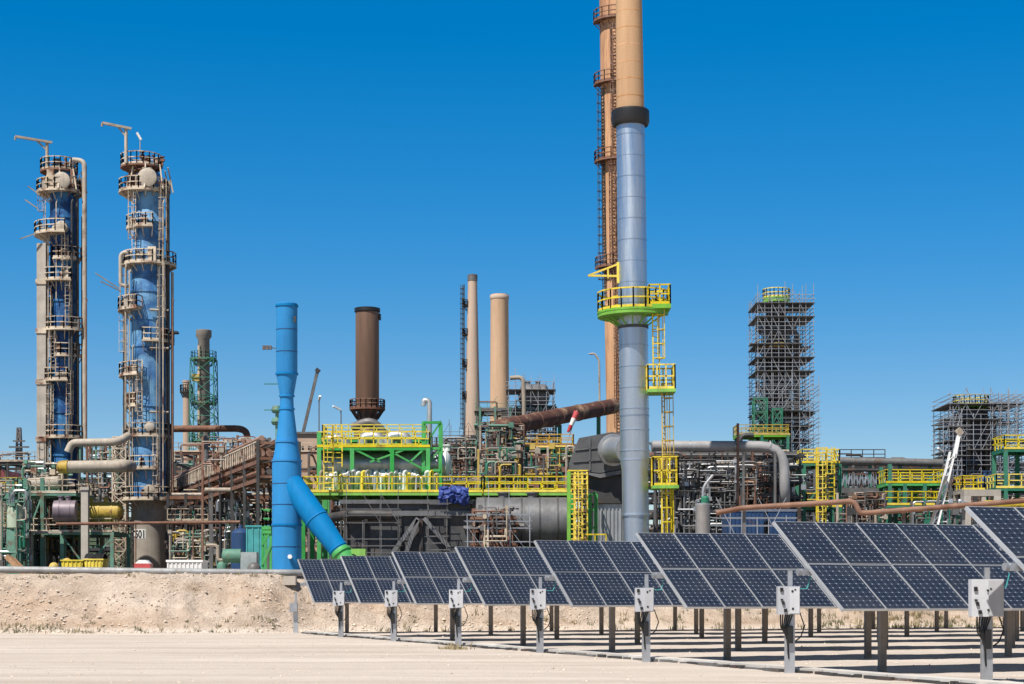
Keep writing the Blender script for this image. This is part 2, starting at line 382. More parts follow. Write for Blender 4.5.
row_lab = ['smallest and farthest solar panel row, nearest the sandy bank', 'second farthest solar row, starting at the lower end of the blue slanting duct', 'third farthest solar row, starting below the dark furnace casing', 'fourth farthest solar row, starting below the blue tarp',
 'solar row starting below the big grey horizontal drum', 'solar row starting just below the silver stack foot', 'large solar row starting below the blue container and copper pipe', 'nearest solar row, cut by the right edge of the photo']
box_lab = ['small weathered grey control box alone at the foot of the bank', 'control box at the end of the second farthest solar row', 'control box at the end of the third farthest solar row', 'control box at the end of the fourth solar row from the bank',
 'control box at the end of the solar row below the grey drum', 'white control box at the end of the solar row by the silver stack', 'white control box at the end of the solar row below the blue container', 'largest white control box on a broad post, nearest the camera']
GR, GB = 'rows of tilted solar panels', 'control boxes at the ends of the solar rows'
rot = math.atan2(RR.y, RR.x)
for i in range(8):
    k = 6 - i
    tl = Vector((5.64 - 2.49*k, 38.76 + 6.583*k)); midp = tl - RB*1.425
    zz = 0
    root = thing('solar_row', row_lab[i], 'solar panels', (midp.x, midp.y, zz), GR); root.rotation_euler = (0,0,rot)
    n = ncols[i]
    for r_ in range(2):
        for c_ in range(n):
            p = bpy.data.objects.new('solar_panel', glass_me); col.objects.link(p); p.parent = root
            t = -SL/2 + r_*(SL/2+.006)
            p.location = (c_*1.012, math.cos(TILT)*t, 2.265 + math.sin(TILT)*t); p.rotation_euler = (TILT + rnd.gauss(0,.004), rnd.gauss(0,.003), 0)
            f = bpy.data.objects.new('panel_frame', frame_me); col.objects.link(f); f.parent = p
    def lp(b):  # local part
        return b
    LN = n*1.012
    def child(mb, name, mat):
        me = mesh_of(mb, name, mat); o = bpy.data.objects.new(name, me); col.objects.link(o); o.parent = root; return o
    child(MB().box(-.16, LN+.1, -.07, .07, 2.03, 2.17), 'torque_tube', galv)
    for t in (-1.25, -.45, .45, 1.25):
        q = MB(); q.box(0, LN, -.03, .03, -.13, -.05); o = child(q, 'rail', galv); o.location = (0, math.cos(TILT)*t, 2.265+math.sin(TILT)*t); o.rotation_euler = (TILT,0,0)
    o = child(MB().box(-.03, -.002, -SL/2, SL/2, -.06, .0), 'end_trim', frame_m); o.location = (0,0,2.265); o.rotation_euler = (TILT,0,0)
    m = MB(); m.tube((-.24,0,2.1), (-.12,0,2.1), .07, n=12); child(m, 'drive_motor', galv)
    s = 1.8
    while s < LN:
        o = bpy.data.objects.new('post', post_me); col.objects.link(o); o.parent = root; o.location = (s,0,0); s += 4.03 if s < 5 else rnd.uniform(4.1,6.2)
    # control box on its own post
    bp = midp + RR*(-.42) + RB*.1
    if i == 7: bp = Vector((X(984, 33.4), 33.4))
    if i == 0: bp = Vector((X(294.5, 78), 78))
    bt = thing('control_box', box_lab[i], 'control box', (bp.x, bp.y, 0), GB)
    sc = .62 if i == 0 else 1
    x, y = bp.x, bp.y
    MB().box(x-.05,x+.15,y-.05,y+.08,-.2,1.38 if i else .9).build('post', galv, bt)
    MB().bar((x+.06,y+.02,1.3),(x+.06,y+.02,2.13 if i else 1.75),.09).build('mast', galv, bt)
    bz0, bz1 = (1.22,1.80 if i < 7 else 1.91) if i else (.9,1.3)
    hw = .16 if i == 0 else (.215 if i < 7 else .285); x0, x1 = x-hw-.02, x+hw
    eb = MB().box(x0,x1,y-.30,y-.06,bz0,bz1).build('enclosure', boxw if i else galv, bt)
    MB().box((x0+x1)/2+.012,x1-.012,y-.325,y-.302,bz0+.02,bz1-.02).build('door', boxw if i else galv, eb)
    if i:
        for (u, v_, a, b_) in ((.04,.47,.06,.08),(.08,.20,.05,.07),(.12,.05,.06,.07),(.27,.46,.04,.04),(.28,.10,.04,.04),(.33,.50,.035,.025),(.05,.29,.05,.03)):
            MB().box(x0+u,x0+u+a,y-.336,y-.326 if u>.2 else y-.302,bz0+v_,bz0+v_+b_).build('marking', black, eb)
        cb = MB()
        for q in range(6):
            xx = x-.16+q*.05; cb.path([(xx,y-.12,bz0),(xx-.02*q,y-.13,bz0-.25-.04*rnd.random()),(x+.0,y-.08,.72-.05*q),(x+.02,y-.06,.3)], .016, 6)
        cb.build('cable', black, bt)
        MB().path([(x+.24,y-.1,bz0+.05),(x+.35,y-.05,bz0-.25),(x+.28,y,.75),(x+.16,y+.05,.65)], .014, 6).build('cable', black, bt)
        MB().path([(x+.2,y-.1,bz1-.05),(x+.42,y+.05,1.75),(x+.5,y+.1,2.02)], .012, 6).build('cable', tealt, bt)
        MB().box(x-.02,x+.10,y-.16,y-.051,.62,.98).build('junction', black, bt)
lidm = M('pale_duct_lid', (.58,.54,.49), .8, 0, .15, 1.2)
# cable duct along the ends of the rows
a0 = Vector((X(300,77)+.30, 77.1)); dirv = Vector((2.49,-6.583)).normalized(); ct = thing('cable_duct', 'low pale concrete cable duct running along the ends of the solar rows', 'cable duct', (a0.x, a0.y, 0))
side = Vector((dirv.y, -dirv.x)) * -1
L_ = 56; q = 0; lids = 0
while q < L_:
    a = a0 + dirv*q; b = a0 + dirv*min(L_, q+2.36)
    MB().bar((a.x,a.y,.05), (b.x,b.y,.05+rnd.uniform(-.008,.012)), .40, .11).build('lid', lidm, ct); q += 2.4
q = 0
while q < L_:
    l_ = rnd.uniform(.15,.75); a = a0 + dirv*q - side*(.0) - Vector((.27+rnd.uniform(-.03,.05), .0)); e = a + dirv*l_
    if lids < 98: MB().bar((a.x,a.y,.02), (e.x+rnd.uniform(-.04,.04),e.y,.02), rnd.uniform(.06,.16), rnd.uniform(.04,.11)).build('block', dark if rnd.random() < .6 else mid, ct); lids += 1
    q += l_ + rnd.uniform(-.05,.3)

# ------------------------------------------------------------------ generic plant builders
def ringplat(parent, cx, cy, z, r0, r1, a0=0, a1=360, dm=beige, rm=beige, h=1.15, t=.09, name='platform'):
    d = MB().arc_deck(cx, cy, z, r0, r1, a0, a1, .16)
    n = max(3, int(abs(a1-a0)/24))
    for i in range(n+1):                         # brackets
        an = R(a0+(a1-a0)*i/n); c, s = math.cos(an), math.sin(an)
        d.bar((cx+c*r0, cy+s*r0, z-1.0), (cx+c*(r1-.1), cy+s*(r1-.1), z-.12), .08)
    p = d.build(name, dm, parent)
    n = max(4, int(abs(a1-a0)/18)); pts = [(cx+math.cos(R(a0+(a1-a0)*i/n))*(r1-.05), cy+math.sin(R(a0+(a1-a0)*i/n))*(r1-.05), z) for i in range(n+1)]
    if abs(a1-a0) < 359:
        pts = [(cx+math.cos(R(a0))*r0, cy+math.sin(R(a0))*r0, z)] + pts + [(cx+math.cos(R(a1))*r0, cy+math.sin(R(a1))*r0, z)]
    MB().rail(pts, h, t, 1.0).build('railing', rm, p)
    return p
def clutter(parent, cx, cy, z, r0, r1, a0, a1, n, mats, hmax=1.3):
    for k in range(n):
        a = R(rnd.uniform(a0, a1)); q = rnd.uniform(r0+.1, r1-.15); x, y = cx+math.cos(a)*q, cy+math.sin(a)*q; h_ = rnd.uniform(.5, hmax); m = MB()
        t_ = rnd.random()
        if t_ < .4: m.tube((x,y,z),(x,y,z+h_),.09,n=8); m.box(x-.2,x+.2,y-.15,y+.15,z+h_*.5,z+h_*.8); m.tube((x,y,z+h_),(x,y,z+h_+.06),.22,n=10)
        elif t_ < .7: m.path([(x,y,z),(x,y,z+h_),(cx+math.cos(a)*r0*.9,cy+math.sin(a)*r0*.9,z+h_)],rnd.uniform(.07,.16),8)
        else: w_ = rnd.uniform(.15,.4); m.box(x-w_,x+w_,y-w_*.7,y+w_*.7,z,z+h_)
        m.build('valve' if t_ < .4 else 'branch_pipe' if t_ < .7 else 'instrument_box', rnd.choice(mats), parent)
def ladder(parent, cx, cy, ang, r, z0, z1, m=beige, cage=True, w=.5, t=.06, name='ladder'):
    c, s = math.cos(R(ang)), math.sin(R(ang)); o = Vector((cx+c*r, cy+s*r, 0)); u = Vector((-s, c, 0)); n = Vector((c, s, 0))
    b = MB()
    for k in (-1, 1): b.bar(o+u*k*w/2+Vector((0,0,z0)), o+u*k*w/2+Vector((0,0,z1)), t)
    z = z0+.3
    while z < z1: b.bar(o-u*w/2+Vector((0,0,z)), o+u*w/2+Vector((0,0,z)), t*.6); z += .38
    l = b.build(name, m, parent)
    if cage and z1-z0 > 3:
        b = MB(); ring = [o+u*math.cos(R(a))*.38+n*(math.sin(R(a))*.72) for a in range(0, 181, 30)]
        z = z0+2.2
        while z < z1:
            for p_, q_ in zip(ring, ring[1:]): b.bar(p_+Vector((0,0,z)), q_+Vector((0,0,z)), t*.7)
            z += 1.0
        for p_ in ring[1::2]: b.bar(p_+Vector((0,0,z0+2.2)), p_+Vector((0,0,z1)), t*.6)
        b.build('cage', m, l)
    return l
def hvessel(name, label, cat, a, b, r, mat, parent=None, bands=0, bandm=None, saddles=None, group=None, flat=False, extra=None):
    a, b = Vector(a), Vector(b); L = (b-a).length
    t = thing(name, label, cat, ((a.x+b.x)/2, (a.y+b.y)/2, min(a.z, b.z)-r), group)
    e = .05 if flat else r*.45
    prof = [(0,r*.9),(e,r)] if flat else [(0,.01),(e*.25,r*.55),(e*.6,r*.85),(e,r)]
    prof = prof + [(L-q, rr) for q, rr in reversed(prof)]
    MB().lathe_ax(a, b, prof).build('shell', mat, t)
    tt = (b-a).normalized()
    for k in range(bands):
        p = a + tt*(e + (L-2*e)*(k+.5)/bands); MB().tube(p-tt*.06, p+tt*.06, r+.04, n=24).build('band', bandm or mat, t)
    if saddles is not None:
        for q in (.22, .78):
            p = a + (b-a)*q; MB().box(p.x-.2,p.x+.2,p.y-r*.7,p.y+r*.7,saddles,p.z-r*.55).build('saddle', dark, t)
    for q in (.3, .62):
        p = a+(b-a)*q; m = MB(); m.tube(p+Vector((0,0,r*.9)), p+Vector((0,0,r+.35)), r*.18+.04, n=10); m.tube(p+Vector((0,0,r+.3)), p+Vector((0,0,r+.4)), r*.25+.06, n=10); m.build('nozzle', mat, t)
    return t
def rack(name, label, x0, x1, levels, d, depth, nx, pm=dark, bm=dark, pipes=(2,4), pmats=(dark,mid,rustm), seed=1, rails=(), railm=yellow, top=None, decks=(), risers=6, rr=(.06,.22), bw=1.0, ny=2, cat='pipe rack', base=ZP, lean=0, braces=True, gr=None, infill=0):
    r = random.Random(seed); xa, xb = X(x0, d), X(x1, d); zs = sorted(Z(y, d) for y in levels); zt = Z(top, d) if top else zs[-1]+.2
    root = thing(name, label, cat, ((xa+xb)/2, d+depth/2, base), gr)
    px = [xa+(xb-xa)*i/nx for i in range(nx+1)]; py = [d+depth*j/(ny-1) for j in range(ny)]
    np_ = 0
    for x in px:
        for y in py:
            if np_ < 90: MB().box(x-.13*bw,x+.13*bw,y-.13*bw,y+.13*bw,base-.3,zt).build('post', pm, root); np_ += 1
    for li, z in enumerate(zs):
        for y in py:
            MB().box(xa-.3,xb+.3,y-.09,y+.09,z-.30*bw,z-.003).build('beam', bm, root)
        m = MB()
        for x in px: m.box(x-.085,x+.085,d+.1,d+depth-.1,z-.26,z-.006)
        m.build('cross_beam', bm, root)
        if li in decks:
            dk = MB().box(xa-.2,xb+.2,d-.25,d+depth+.2,z+.004,z+.07).build('deck', bm, root)
            if li in rails: MB().rail([(xa-.2,d-.2,z+.07),(xb+.2,d-.2,z+.07),(xb+.2,d+depth,z+.07)], 1.1, .07, 1.2).build('railing', railm, dk)
        elif li in rails:
            MB().rail([(xa,d-.2,z+.02),(xb,d-.2,z+.02)], 1.1, .07, 1.2).build('railing', railm, root)
        for k in range(r.randint(*pipes)):
            rad = r.uniform(*rr); y = d + .3 + (depth-.6)*r.random(); zz = z+rad+.01
            a, b = xa + max(-.8, r.uniform(-.3,.3)*(xb-xa)*(r.random() < .6)), xb + min(.8, r.uniform(-.3,.2)*(r.random() < .6)*(xb-xa))
            pts = [(a,y,zz),(b,y,zz)]
            if r.random() < .5:
                dz = r.choice((-1,1))*r.uniform(.8,2.4)
                if r.random() < .5: pts = [(a,y,zz),(b-r.uniform(0,.5)*(b-a),y,zz)]; pts += [(pts[1][0],y,zz+dz),(pts[1][0]+r.uniform(.5,3),y,zz+dz)]
                else: pts = [(a,y,zz),(b,y,zz),(b,y,max(base,zz-abs(dz)*2))]
            MB().path(pts, rad, 8).build('pipe', r.choice(pmats), root)
    for k in range(risers):
        rad = r.uniform(rr[0],(rr[0]+rr[1])/2); x = r.uniform(xa,xb); y = d - .25 + depth*.8*r.random(); z0, z1 = sorted((r.choice([base]+zs), r.choice(zs)+r.uniform(.3,1.5)))
        if z1-z0 < .6: z1 += 1.6
        MB().path([(x,y,z0),(x,y,z1),(min(xb+.5,max(xa-.5,x+r.choice((-1,1))*r.uniform(.8,3)))+.01,y,z1)], rad, 8).build('riser', r.choice(pmats), root)
    if braces:
        for i in range(nx):
            if r.random() < .55:
                li = r.randrange(len(zs)); lo = base if li == 0 else zs[li-1]; hi = zs[li]-.2
                a_, b_ = (px[i], px[i+1]) if r.random() < .5 else (px[i+1], px[i])
                MB().bar((a_,d-.02,lo),(b_,d-.02,hi),.11).build('brace', bm, root)
    fine = 5
    if d < 280:
        for i in range(nx):
            for f_ in range(fine):
                m = MB(); last = None
                for k in range(7):
                    x, y = r.uniform(px[i]-.3, px[i+1]+.3), d + r.uniform(-.35, depth*.7); zz = r.choice([base]+zs[:-1]) + r.uniform(.1,1.2); rad = r.uniform(.03,.085)
                    pts = [Vector((x,y,zz)) if last is None else last]
                    for q in range(r.randint(2,4)):
                        ax = r.choice((0,0,1,2,2)); dv = [0,0,0]; dv[ax] = r.choice((-1,1))*r.uniform(.5,2.6); n_ = pts[-1]+Vector(dv)
                        if base < n_.z < zt+.6 and xa-.4 < n_.x < xb+.4 and abs((n_-pts[-1]).length) > .3 and (len(pts) < 2 or (n_-pts[-1]).normalized().dot((pts[-1]-pts[-2]).normalized()) > -.9): pts.append(n_)
                    if len(pts) > 1: m.path(pts, rad, 5)
                    last = r.choice(pts)
                    if r.random() < .45: a = pts[-1]; w_ = r.uniform(.07,.2); m.box(a.x-w_,a.x+w_,a.y-w_*.6,a.y+w_*.6,a.z-w_,a.z+w_*1.2)
                m.build('pipe_bundle', r.choice(pmats+(beige,mid,dark)), root)
    for k in range(infill):                      # pumps, exchangers and cable boxes tucked inside the bays
        x = r.uniform(xa, xb-1.5); y = d + depth*r.uniform(.35,.95); z = r.choice([base]+zs[:-1]) + .08; s_ = r.uniform(.28,.75)
        if r.random() < .5: MB().lathe_ax((x,y,z+s_*.8),(x+s_*3,y,z+s_*.8), [(0,.05),(.12,s_*.7),(s_*3-.12,s_*.7),(s_*3,.05)], 14).build('exchanger', r.choice(pmats), root)
        elif r.random() < .5: MB().box(x,x+s_*2.6,y,y+.7,z,z+s_*1.8).build('cable_box', r.choice((dark,mid,greyd)), root)
        else:
            m = MB(); m.tube((x,y,z),(x,y,z+s_*1.6),s_*.45,n=12); m.tube((x,y,z+s_*1.6),(x,y,z+s_*1.9),s_*.6,n=12); m.build('valve', r.choice((mid,rustm,teal,dark)), root)
    return root
def scaffold(name, label, x0, x1, y_top, d, depth, nx, ny=3, lift=2.0, base=ZP, m=scaf, deckm=deckp_m, seed=3, flare=0, group=None, deckp=.6, z0=None, dense=False, T=.065):
    r = random.Random(seed); xa, xb = X(x0,d), X(x1,d); zt = Z(y_top,d); zb = base if z0 is None else z0
    root = thing(name, label, 'scaffolding', ((xa+xb)/2, d+depth/2, zb), group)
    for i in range(nx+1):
        for j in range(ny+1):
            if not dense and 0 < i < nx and 0 < j < ny: continue
            x, y = xa+(xb-xa)*i/nx, d+depth*j/ny
            MB().bar((x,y,zb),(x+r.gauss(0,.06),y,zt-r.uniform(-1.6,1.6)),T).build('standard', m, root)
    z = zb+lift; k = 0
    while z < zt:
        q = MB(); e = .4
        for zz in (z, z+1.0, z+.5):
            for y in (d, d+depth): q.bar((xa-e*r.random(),y,zz),(xb+e*r.random(),y,zz),T*.85)
            for x in ((xa, xb) if not dense else [xa+(xb-xa)*i/nx for i in range(nx+1)]): q.bar((x,d-e*r.random(),zz),(x,d+depth+e*r.random(),zz),T*.85)
        q.build('ledger', m, root)
        if r.random() < deckp:
            dk = MB(); w_ = 1.1 if not dense else depth*.33
            xq0, xq1 = (xa-.25, xb+.25) if r.random() < .5 else ((xa-.9, xa+(xb-xa)*r.uniform(.5,.9)) if r.random() < .5 else (xa+(xb-xa)*r.uniform(.1,.4), xb+.9))
            dk.box(xq0,xq1,d-.2,d+w_,z-.06,z); dk.box(xa-.25,xa+w_,d+w_+.01,d+depth,z-.08,z); dk.box(xb-w_,xb+.25,d+w_+.01,d+depth,z-.08,z)
            dk.build('deck', deckm, root)
        for i in range(nx):
            if r.random() < (.6 if dense else .35):
                a_, b_ = xa+(xb-xa)*i/nx, xa+(xb-xa)*(i+1)/nx
                if r.random() < .5: a_, b_ = b_, a_
                MB().bar((a_,d-.04,z),(b_,d-.04,z+lift),T*.8).build('brace', m, root)
        z += lift; k += 1
    return root
def steel_platform(name, label, decks, d, depth, posts, pm, rm, cat='platform', bm=None, braces=(), pw=.16):
    bm = bm or pm; xs_ = [X(a,d) for dk in decks for a in dk[:2]]
    root = thing(name, label, cat, ((min(xs_)+max(xs_))/2, d+depth/2, ZP))
    top = max(Z(dk[2], d) for dk in decks)
    for px_, ytop in posts:
        for y in (d+.15, d+depth-.15):
            x = X(px_,d); MB().box(x-pw,x+pw,y-pw,y+pw,ZP-.3,Z(ytop,d)-.17).build('post', pm, root)
    for x0, x1, yd in decks:
        xa, xb, z = X(x0,d), X(x1,d), Z(yd,d)
        dk = MB().box(xa,xb,d,d+depth,z-.06,z).build('deck', bm, root)
        m = MB()
        for y in (d, d+depth-.14): m.box(xa,xb,y,y+.14,z-.33,z-.063)
        k = max(2, int((xb-xa)/2.2))
        for i in range(k+1):
            x = xa+.07+(xb-xa-.14)*i/k; m.box(x-.06,x+.06,d+.141,d+depth-.141,z-.36,z-.066)
        m.build('beam', bm, dk)
        MB().box(xa,xb,d-.03,d-.004,z-.09,z+.10).build('toe_board', rm, dk)
        MB().rail([(xa+.04,d+depth-.05,z),(xa+.04,d+.05,z),(xb-.04,d+.05,z),(xb-.04,d+depth-.05,z)],1.1,.085,1.1,closed=True,toe=False).build('railing', rm, dk)
    for (xa,ya,xb,yb) in braces: MB().bar(P(xa,ya,d+.1),P(xb,yb,d+.1),.14).build('brace', pm, root)
    return root

# ------------------------------------------------------------------ pipeline along the edge of the bank
m = thing('pipeline', 'long pale grey pipeline lying along the top edge of the sandy bank', 'pipe', (X(150,82.6), 82.6, ZP))
MB().path([(-40,82.2,Z(570.5,82.2)),(X(0,82.2),82.2,Z(569.5,82.2)),(X(160,82.4),82.4,Z(571.5,82.4)),(X(300,83),83,Z(573,83)),(X(420,88.6),88.6,Z(573,88.6))], .16, 14, 1).build('pipe', M('old_zinc_pipe',(.27,.27,.268),.55,.15,.25,1.5,grime=.4), m)
for px in (-40, 20, 90, 158, 230, 290): x = X(px,82.4); MB().box(x-.28,x+.28,82.15,82.75,ZP-.5,Z(576,82.4)).build('support', concr, m)

def lattice(parent, cx, cy, w0, w1, z0, z1, n, m, tk=.12):
    cs = [(-1,-1),(1,-1),(1,1),(-1,1)]
    def pt(c, f): w_ = w0+(w1-w0)*f; return Vector((cx+c[0]*w_, cy+c[1]*w_, z0+(z1-z0)*f))
    for c in cs: MB().bar(pt(c,0), pt(c,1), tk*1.3).build('leg', m, parent)
    for i in range(n):
        q = MB(); f0, f1 = i/n, (i+1)/n
        for k in range(4):
            a, b = cs[k], cs[(k+1)%4]
            q.bar(pt(a,f1), pt(b,f1), tk); q.bar(pt(a,f0), pt(b,f1), tk*.8); q.bar(pt(b,f0), pt(a,f1), tk*.8)
        q.build('bracing', m, parent)
# ------------------------------------------------------------------ blue columns
def davit(parent, base, tip, m=pale):
    b, t = Vector(base), Vector(tip); k = Vector((b.x, b.y, t.z-.25)); q = MB()
    q.tube(b, k, .16, n=10); q.bar(k+Vector((.5*(1 if t.x<b.x else -1),0,-.1)), t, .26, .22); q.bar(k-Vector((0,0,.9)), k+(t-k)*.35, .14); q.tube(t, t-Vector((0,0,.35)), .1, n=8)
    return q.build('davit', m, parent)
d = 178.0; cx, cy = X(60.5,d), d+1.4; z = lambda y: Z(y, d)
A = thing('distillation_column', 'left, slimmer blue column in deep shade with beige duct on its left side', 'column', (cx,cy,ZP), 'tall blue refinery columns')
MB().lathe(cx,cy,[(1.5,ZP),(1.5,z(490)),(1.4,z(488))],28).build('skirt', greyd, A)
prof = [(1.36,z(488)+.003)]
for y in (455, 412, 360, 300, 252, 216):
    prof += [(1.36,z(y)-.1),(1.46,z(y)-.09),(1.46,z(y)+.09),(1.36,z(y)+.1)]
prof += [(1.36,z(176)),(1.2,z(169)),(.7,z(165)),(.05,z(163.5))]
MB().lathe(cx,cy,prof,32).build('shell', blueo, A)
m = MB().box(X(38,d),X(47,d),d-.5,d+.7,ZP,z(244)); m.build('duct', concr, A)
for y in (329,380,437,280): MB().box(X(37,d),X(47.6,d),d-.6,d+.8,z(y+5),z(y)).build('duct_collar', beige, A)
def man(parent, p, r=.62, m=pale):
    p = Vector(p); q = MB(); q.lathe_ax(p, p+Vector((0,-1.1,0)), [(0,r*.85),(.75,r*.85),(.76,r),(1.0,r),(1.1,r*.7)], 18); return q.build('manhole', m, parent)
ringplat(A,X(55.5,d),cy,z(168.5),.3,1.85,0,360,dm=rustm,t=.09); ringplat(A,X(56.5,d),cy,z(190),1.0,2.3,0,360,t=.09)
clutter(A,cx,cy,z(190),1.4,2.3,150,390,12,(beige,pale,rustm,mid),2.2); clutter(A,cx,cy,z(168.5),.3,1.6,0,360,9,(beige,rustm,rustm,mid))
for a_ in range(0,360,45): MB().bar((cx+math.cos(R(a_))*2.3,cy+math.sin(R(a_))*2.3,z(190)),(cx+math.cos(R(a_))*1.7,cy+math.sin(R(a_))*1.7,z(168.5)),.12).build('strut', beige, A)
for y, r1, a0, a1 in ((233,2.75,120,285),(280,2.3,130,300),(329,2.2,150,340),(380,2.3,140,292),(437,2.2,150,345)):
    ringplat(A,cx,cy,z(y),1.36,r1+.15,a0,a1); clutter(A,cx,cy,z(y),1.4,r1,a0+10,a1-10,5,(beige,pale,rustm,mid))
for y, q in ((182,.85),(228,.6),(376,.5)): man(A, (cx+.25,cy-1.1,z(y)), q)
ladder(A,cx,cy,296,1.75,z(329),z(283)); ladder(A,cx,cy,299,1.75,z(437),z(371)); ladder(A,cx,cy,250,1.8,z(380),z(331)); ladder(A,cx,cy,215,2.0,z(233),z(190))
MB().path([(X(70,d),d+.6,z(165)),(X(70,d),d+.6,z(158)),(X(83,d),d+.6,z(159.5)),(X(83.4,d),d+.6,z(445)),(X(90,d),d+.6,z(450))], .24, 12, 1.2).build('pipe', pale, A)
MB().path([(X(76.5,d),d+.3,z(190)),(X(77,d),d+.3,z(470))], .16, 10).build('pipe', dark, A)
MB().path([(X(80,d),d+.9,z(215)),(X(80,d),d+.9,z(470))], .1, 8).build('pipe', mid, A)
for y, r1, a0, a1 in ((258,2.0,250,340),(305,2.1,130,230),(355,2.0,255,350),(408,2.1,130,235)):
    ringplat(A,cx,cy,z(y),1.38,r1,a0,a1); clutter(A,cx,cy,z(y),1.4,r1,a0+8,a1-8,4,(beige,pale,rustm,mid))
for px, y0, y1, rad, m_ in ((49,236,480,.07,pale),(51.5,285,480,.05,beige),(70,300,440,.09,mid),(72.5,200,470,.11,dark),(57,200,300,.05,beige),(87,300,470,.06,rustm)):
    MB().path([(X(px+1.2,d),d-.25,z(y0)),(X(px,d),d-.3,z(y0+3)),(X(px,d),d-.3,z(y1))],rad,8).build('riser', m_, A)
ladder(A,cx,cy,286,1.7,z(283),z(236),beige); ladder(A,cx,cy,240,1.75,z(437),z(384),beige); ladder(A,cx,cy,225,2.1,z(490),z(437),beige)
davit(A, (X(47,d),d,z(168)), (X(18,d),d-1,z(139)))
MB().bar((X(30,d),d-.8,z(188)),(X(41,d),d-.5,z(196)),.1).build('light_arm', pale, A)
for (a,b,c,e) in ((29,203,41,211),(24,242,40,235)): MB().bar((X(a,d),d-1.5,z(b)),(X(c,d),d-1.0,z(e)),.1).build('light_arm', pale, A)

d = 172.0; cx, cy = X(145.5,d), d+1.8
B = thing('distillation_column', 'right, wider blue column standing on the numbered concrete base', 'column', (cx,cy,ZP), 'tall blue refinery columns')
prof = [(1.70,z(497)),(1.70,z(497)+.1)]
for y in (470, 437, 405, 345, 318, 290):
    prof += [(1.70,z(y)-.1),(1.79,z(y)-.09),(1.79,z(y)+.09),(1.70,z(y)+.1)]
prof += [(1.70,z(268)),(1.42,z(256)),(1.42,z(222)),(1.7,z(220)),(1.62,z(218)),(1.40,z(214)),(1.36,z(178)),(1.1,z(170)),(.5,z(166)),(.05,z(165))]
MB().lathe(cx,cy,prof,36).build('shell', bluep, B)
sk = MB().lathe(cx,cy,[(1.80,ZP-.3),(1.80,ZP+.1),(1.72,ZP+.12),(1.72,z(502)),(1.78,z(500)),(1.78,z(497))],36).build('skirt', concr, B)
# number plate
def on_cyl(u, v, rad): a = R(-90) + u/rad; return (cx+math.cos(a)*rad, cy+math.sin(a)*rad, v)
u0 = -1.78; pl = MB(); NN = 14; zc0, zc1 = z(538.5), z(529)
for i in range(NN+1):
    u = u0 + 1.78*i/NN; pl.v += [on_cyl(u, zc0, 1.735), on_cyl(u, zc1, 1.735)]
pl.f = [(2*i,2*i+2,2*i+3,2*i+1) for i in range(NN)]
pl.build('number_plate', white, B)
tx = bpy.data.curves.new('lettering', 'FONT'); tx.body = 'C501'; tx.size = 1.12; tx.offset = .035
to = bpy.data.objects.new('lettering', tx); col.objects.link(to); bpy.context.view_layer.update()
me = bpy.data.meshes.new_from_object(to.evaluated_get(bpy.context.evaluated_depsgraph_get()))
bpy.data.objects.remove(to)
mb = MB(); xs_ = [v.co.x for v in me.vertices]; x0_, x1_ = min(xs_), max(xs_)
mb.v = [on_cyl(u0+.1+(v.co.x-x0_)/(x1_-x0_)*1.56, zc0+.07+v.co.y*.92, 1.745) for v in me.vertices]; mb.f = [tuple(p.vertices) for p in me.polygons]
mb.build('lettering', black, [c for c in B.children if c.name.startswith('number_plate')][0], smooth=False)
ringplat(B,X(137,d),cy,z(163),.3,1.95,0,360,dm=rustm,rm=beige,t=.09); ringplat(B,X(139.5,d),cy,z(188.5),1.0,2.35,0,360,t=.09)
clutter(B,cx,cy,z(188.5),1.4,2.3,150,390,12,(beige,pale,rustm,mid),2.2); clutter(B,cx,cy,z(163),.3,1.8,0,360,9,(beige,rustm,rustm,mid)); clutter(B,cx,cy,z(262),1.5,2.5,150,390,9,(beige,pale,mid),1.6)
for a_ in range(0,360,45): MB().bar((cx+math.cos(R(a_))*2.3,cy+math.sin(R(a_))*2.3,z(188.5)),(cx+math.cos(R(a_))*1.8,cy+math.sin(R(a_))*1.8,z(163)),.12).build('strut', beige, B)
ringplat(B,cx,cy,z(262),1.42,2.6,0,360)
for y, r1, a0, a1 in ((308,3.0,150,258),(374,2.9,150,258),(435,2.35,170,380),(499,3.0,150,372)): 
    ringplat(B,cx,cy,z(y),1.7,r1,a0,a1); clutter(B,cx,cy,z(y),1.75,r1,a0+10,a1-10,6,(beige,pale,rustm,mid))
for px, y, q in ((148,178,.9),(150,491,.6),(150,427,.5),(152,255,.5)): man(B, (X(px,d),cy-1.2,z(y)), q)
ladder(B,cx,cy,318,1.9,z(262),z(178)); ladder(B,cx,cy,257,2.1,z(435),z(360)); ladder(B,cx,cy,205,2.2,z(374),z(308)); ladder(B,cx,cy,208,2.4,z(499),z(435)); ladder(B,cx,cy,205,2.3,ZP,z(499)); ladder(B,cx,cy,215,2.2,z(308),z(262))
MB().path([(X(159,d),d+.8,z(186)),(X(166,d),d+.8,z(190)),(X(166.5,d),d+.8,z(500))], .2, 12, .7).build('pipe', dark, B)
MB().path([(X(170,d),d+1.2,z(270)),(X(170,d),d+1.2,z(560))], .14, 10).build('pipe', pale, B)
MB().path([(X(132,d),d+.2,z(252)),(X(120,d),d+.2,z(252)),(X(120,d),d+.2,z(285)),(X(128,d),d+.2,z(286))], .18, 12, .8).build('pipe', pale, B)
MB().path([(X(123,d),d+.6,z(312)),(X(123,d),d+.6,z(500))], .13, 10).build('pipe', dark, B)
for y in (310, 348, 412): MB().path([(X(150,d),d-.2,z(y)),(X(168,d),d+.2,z(y))], .11, 8).build('pipe', pale, B)
MB().box(X(165,d),X(176,d),d+.6,d+1.6,z(332),z(330)).build('bracket', dark, B)
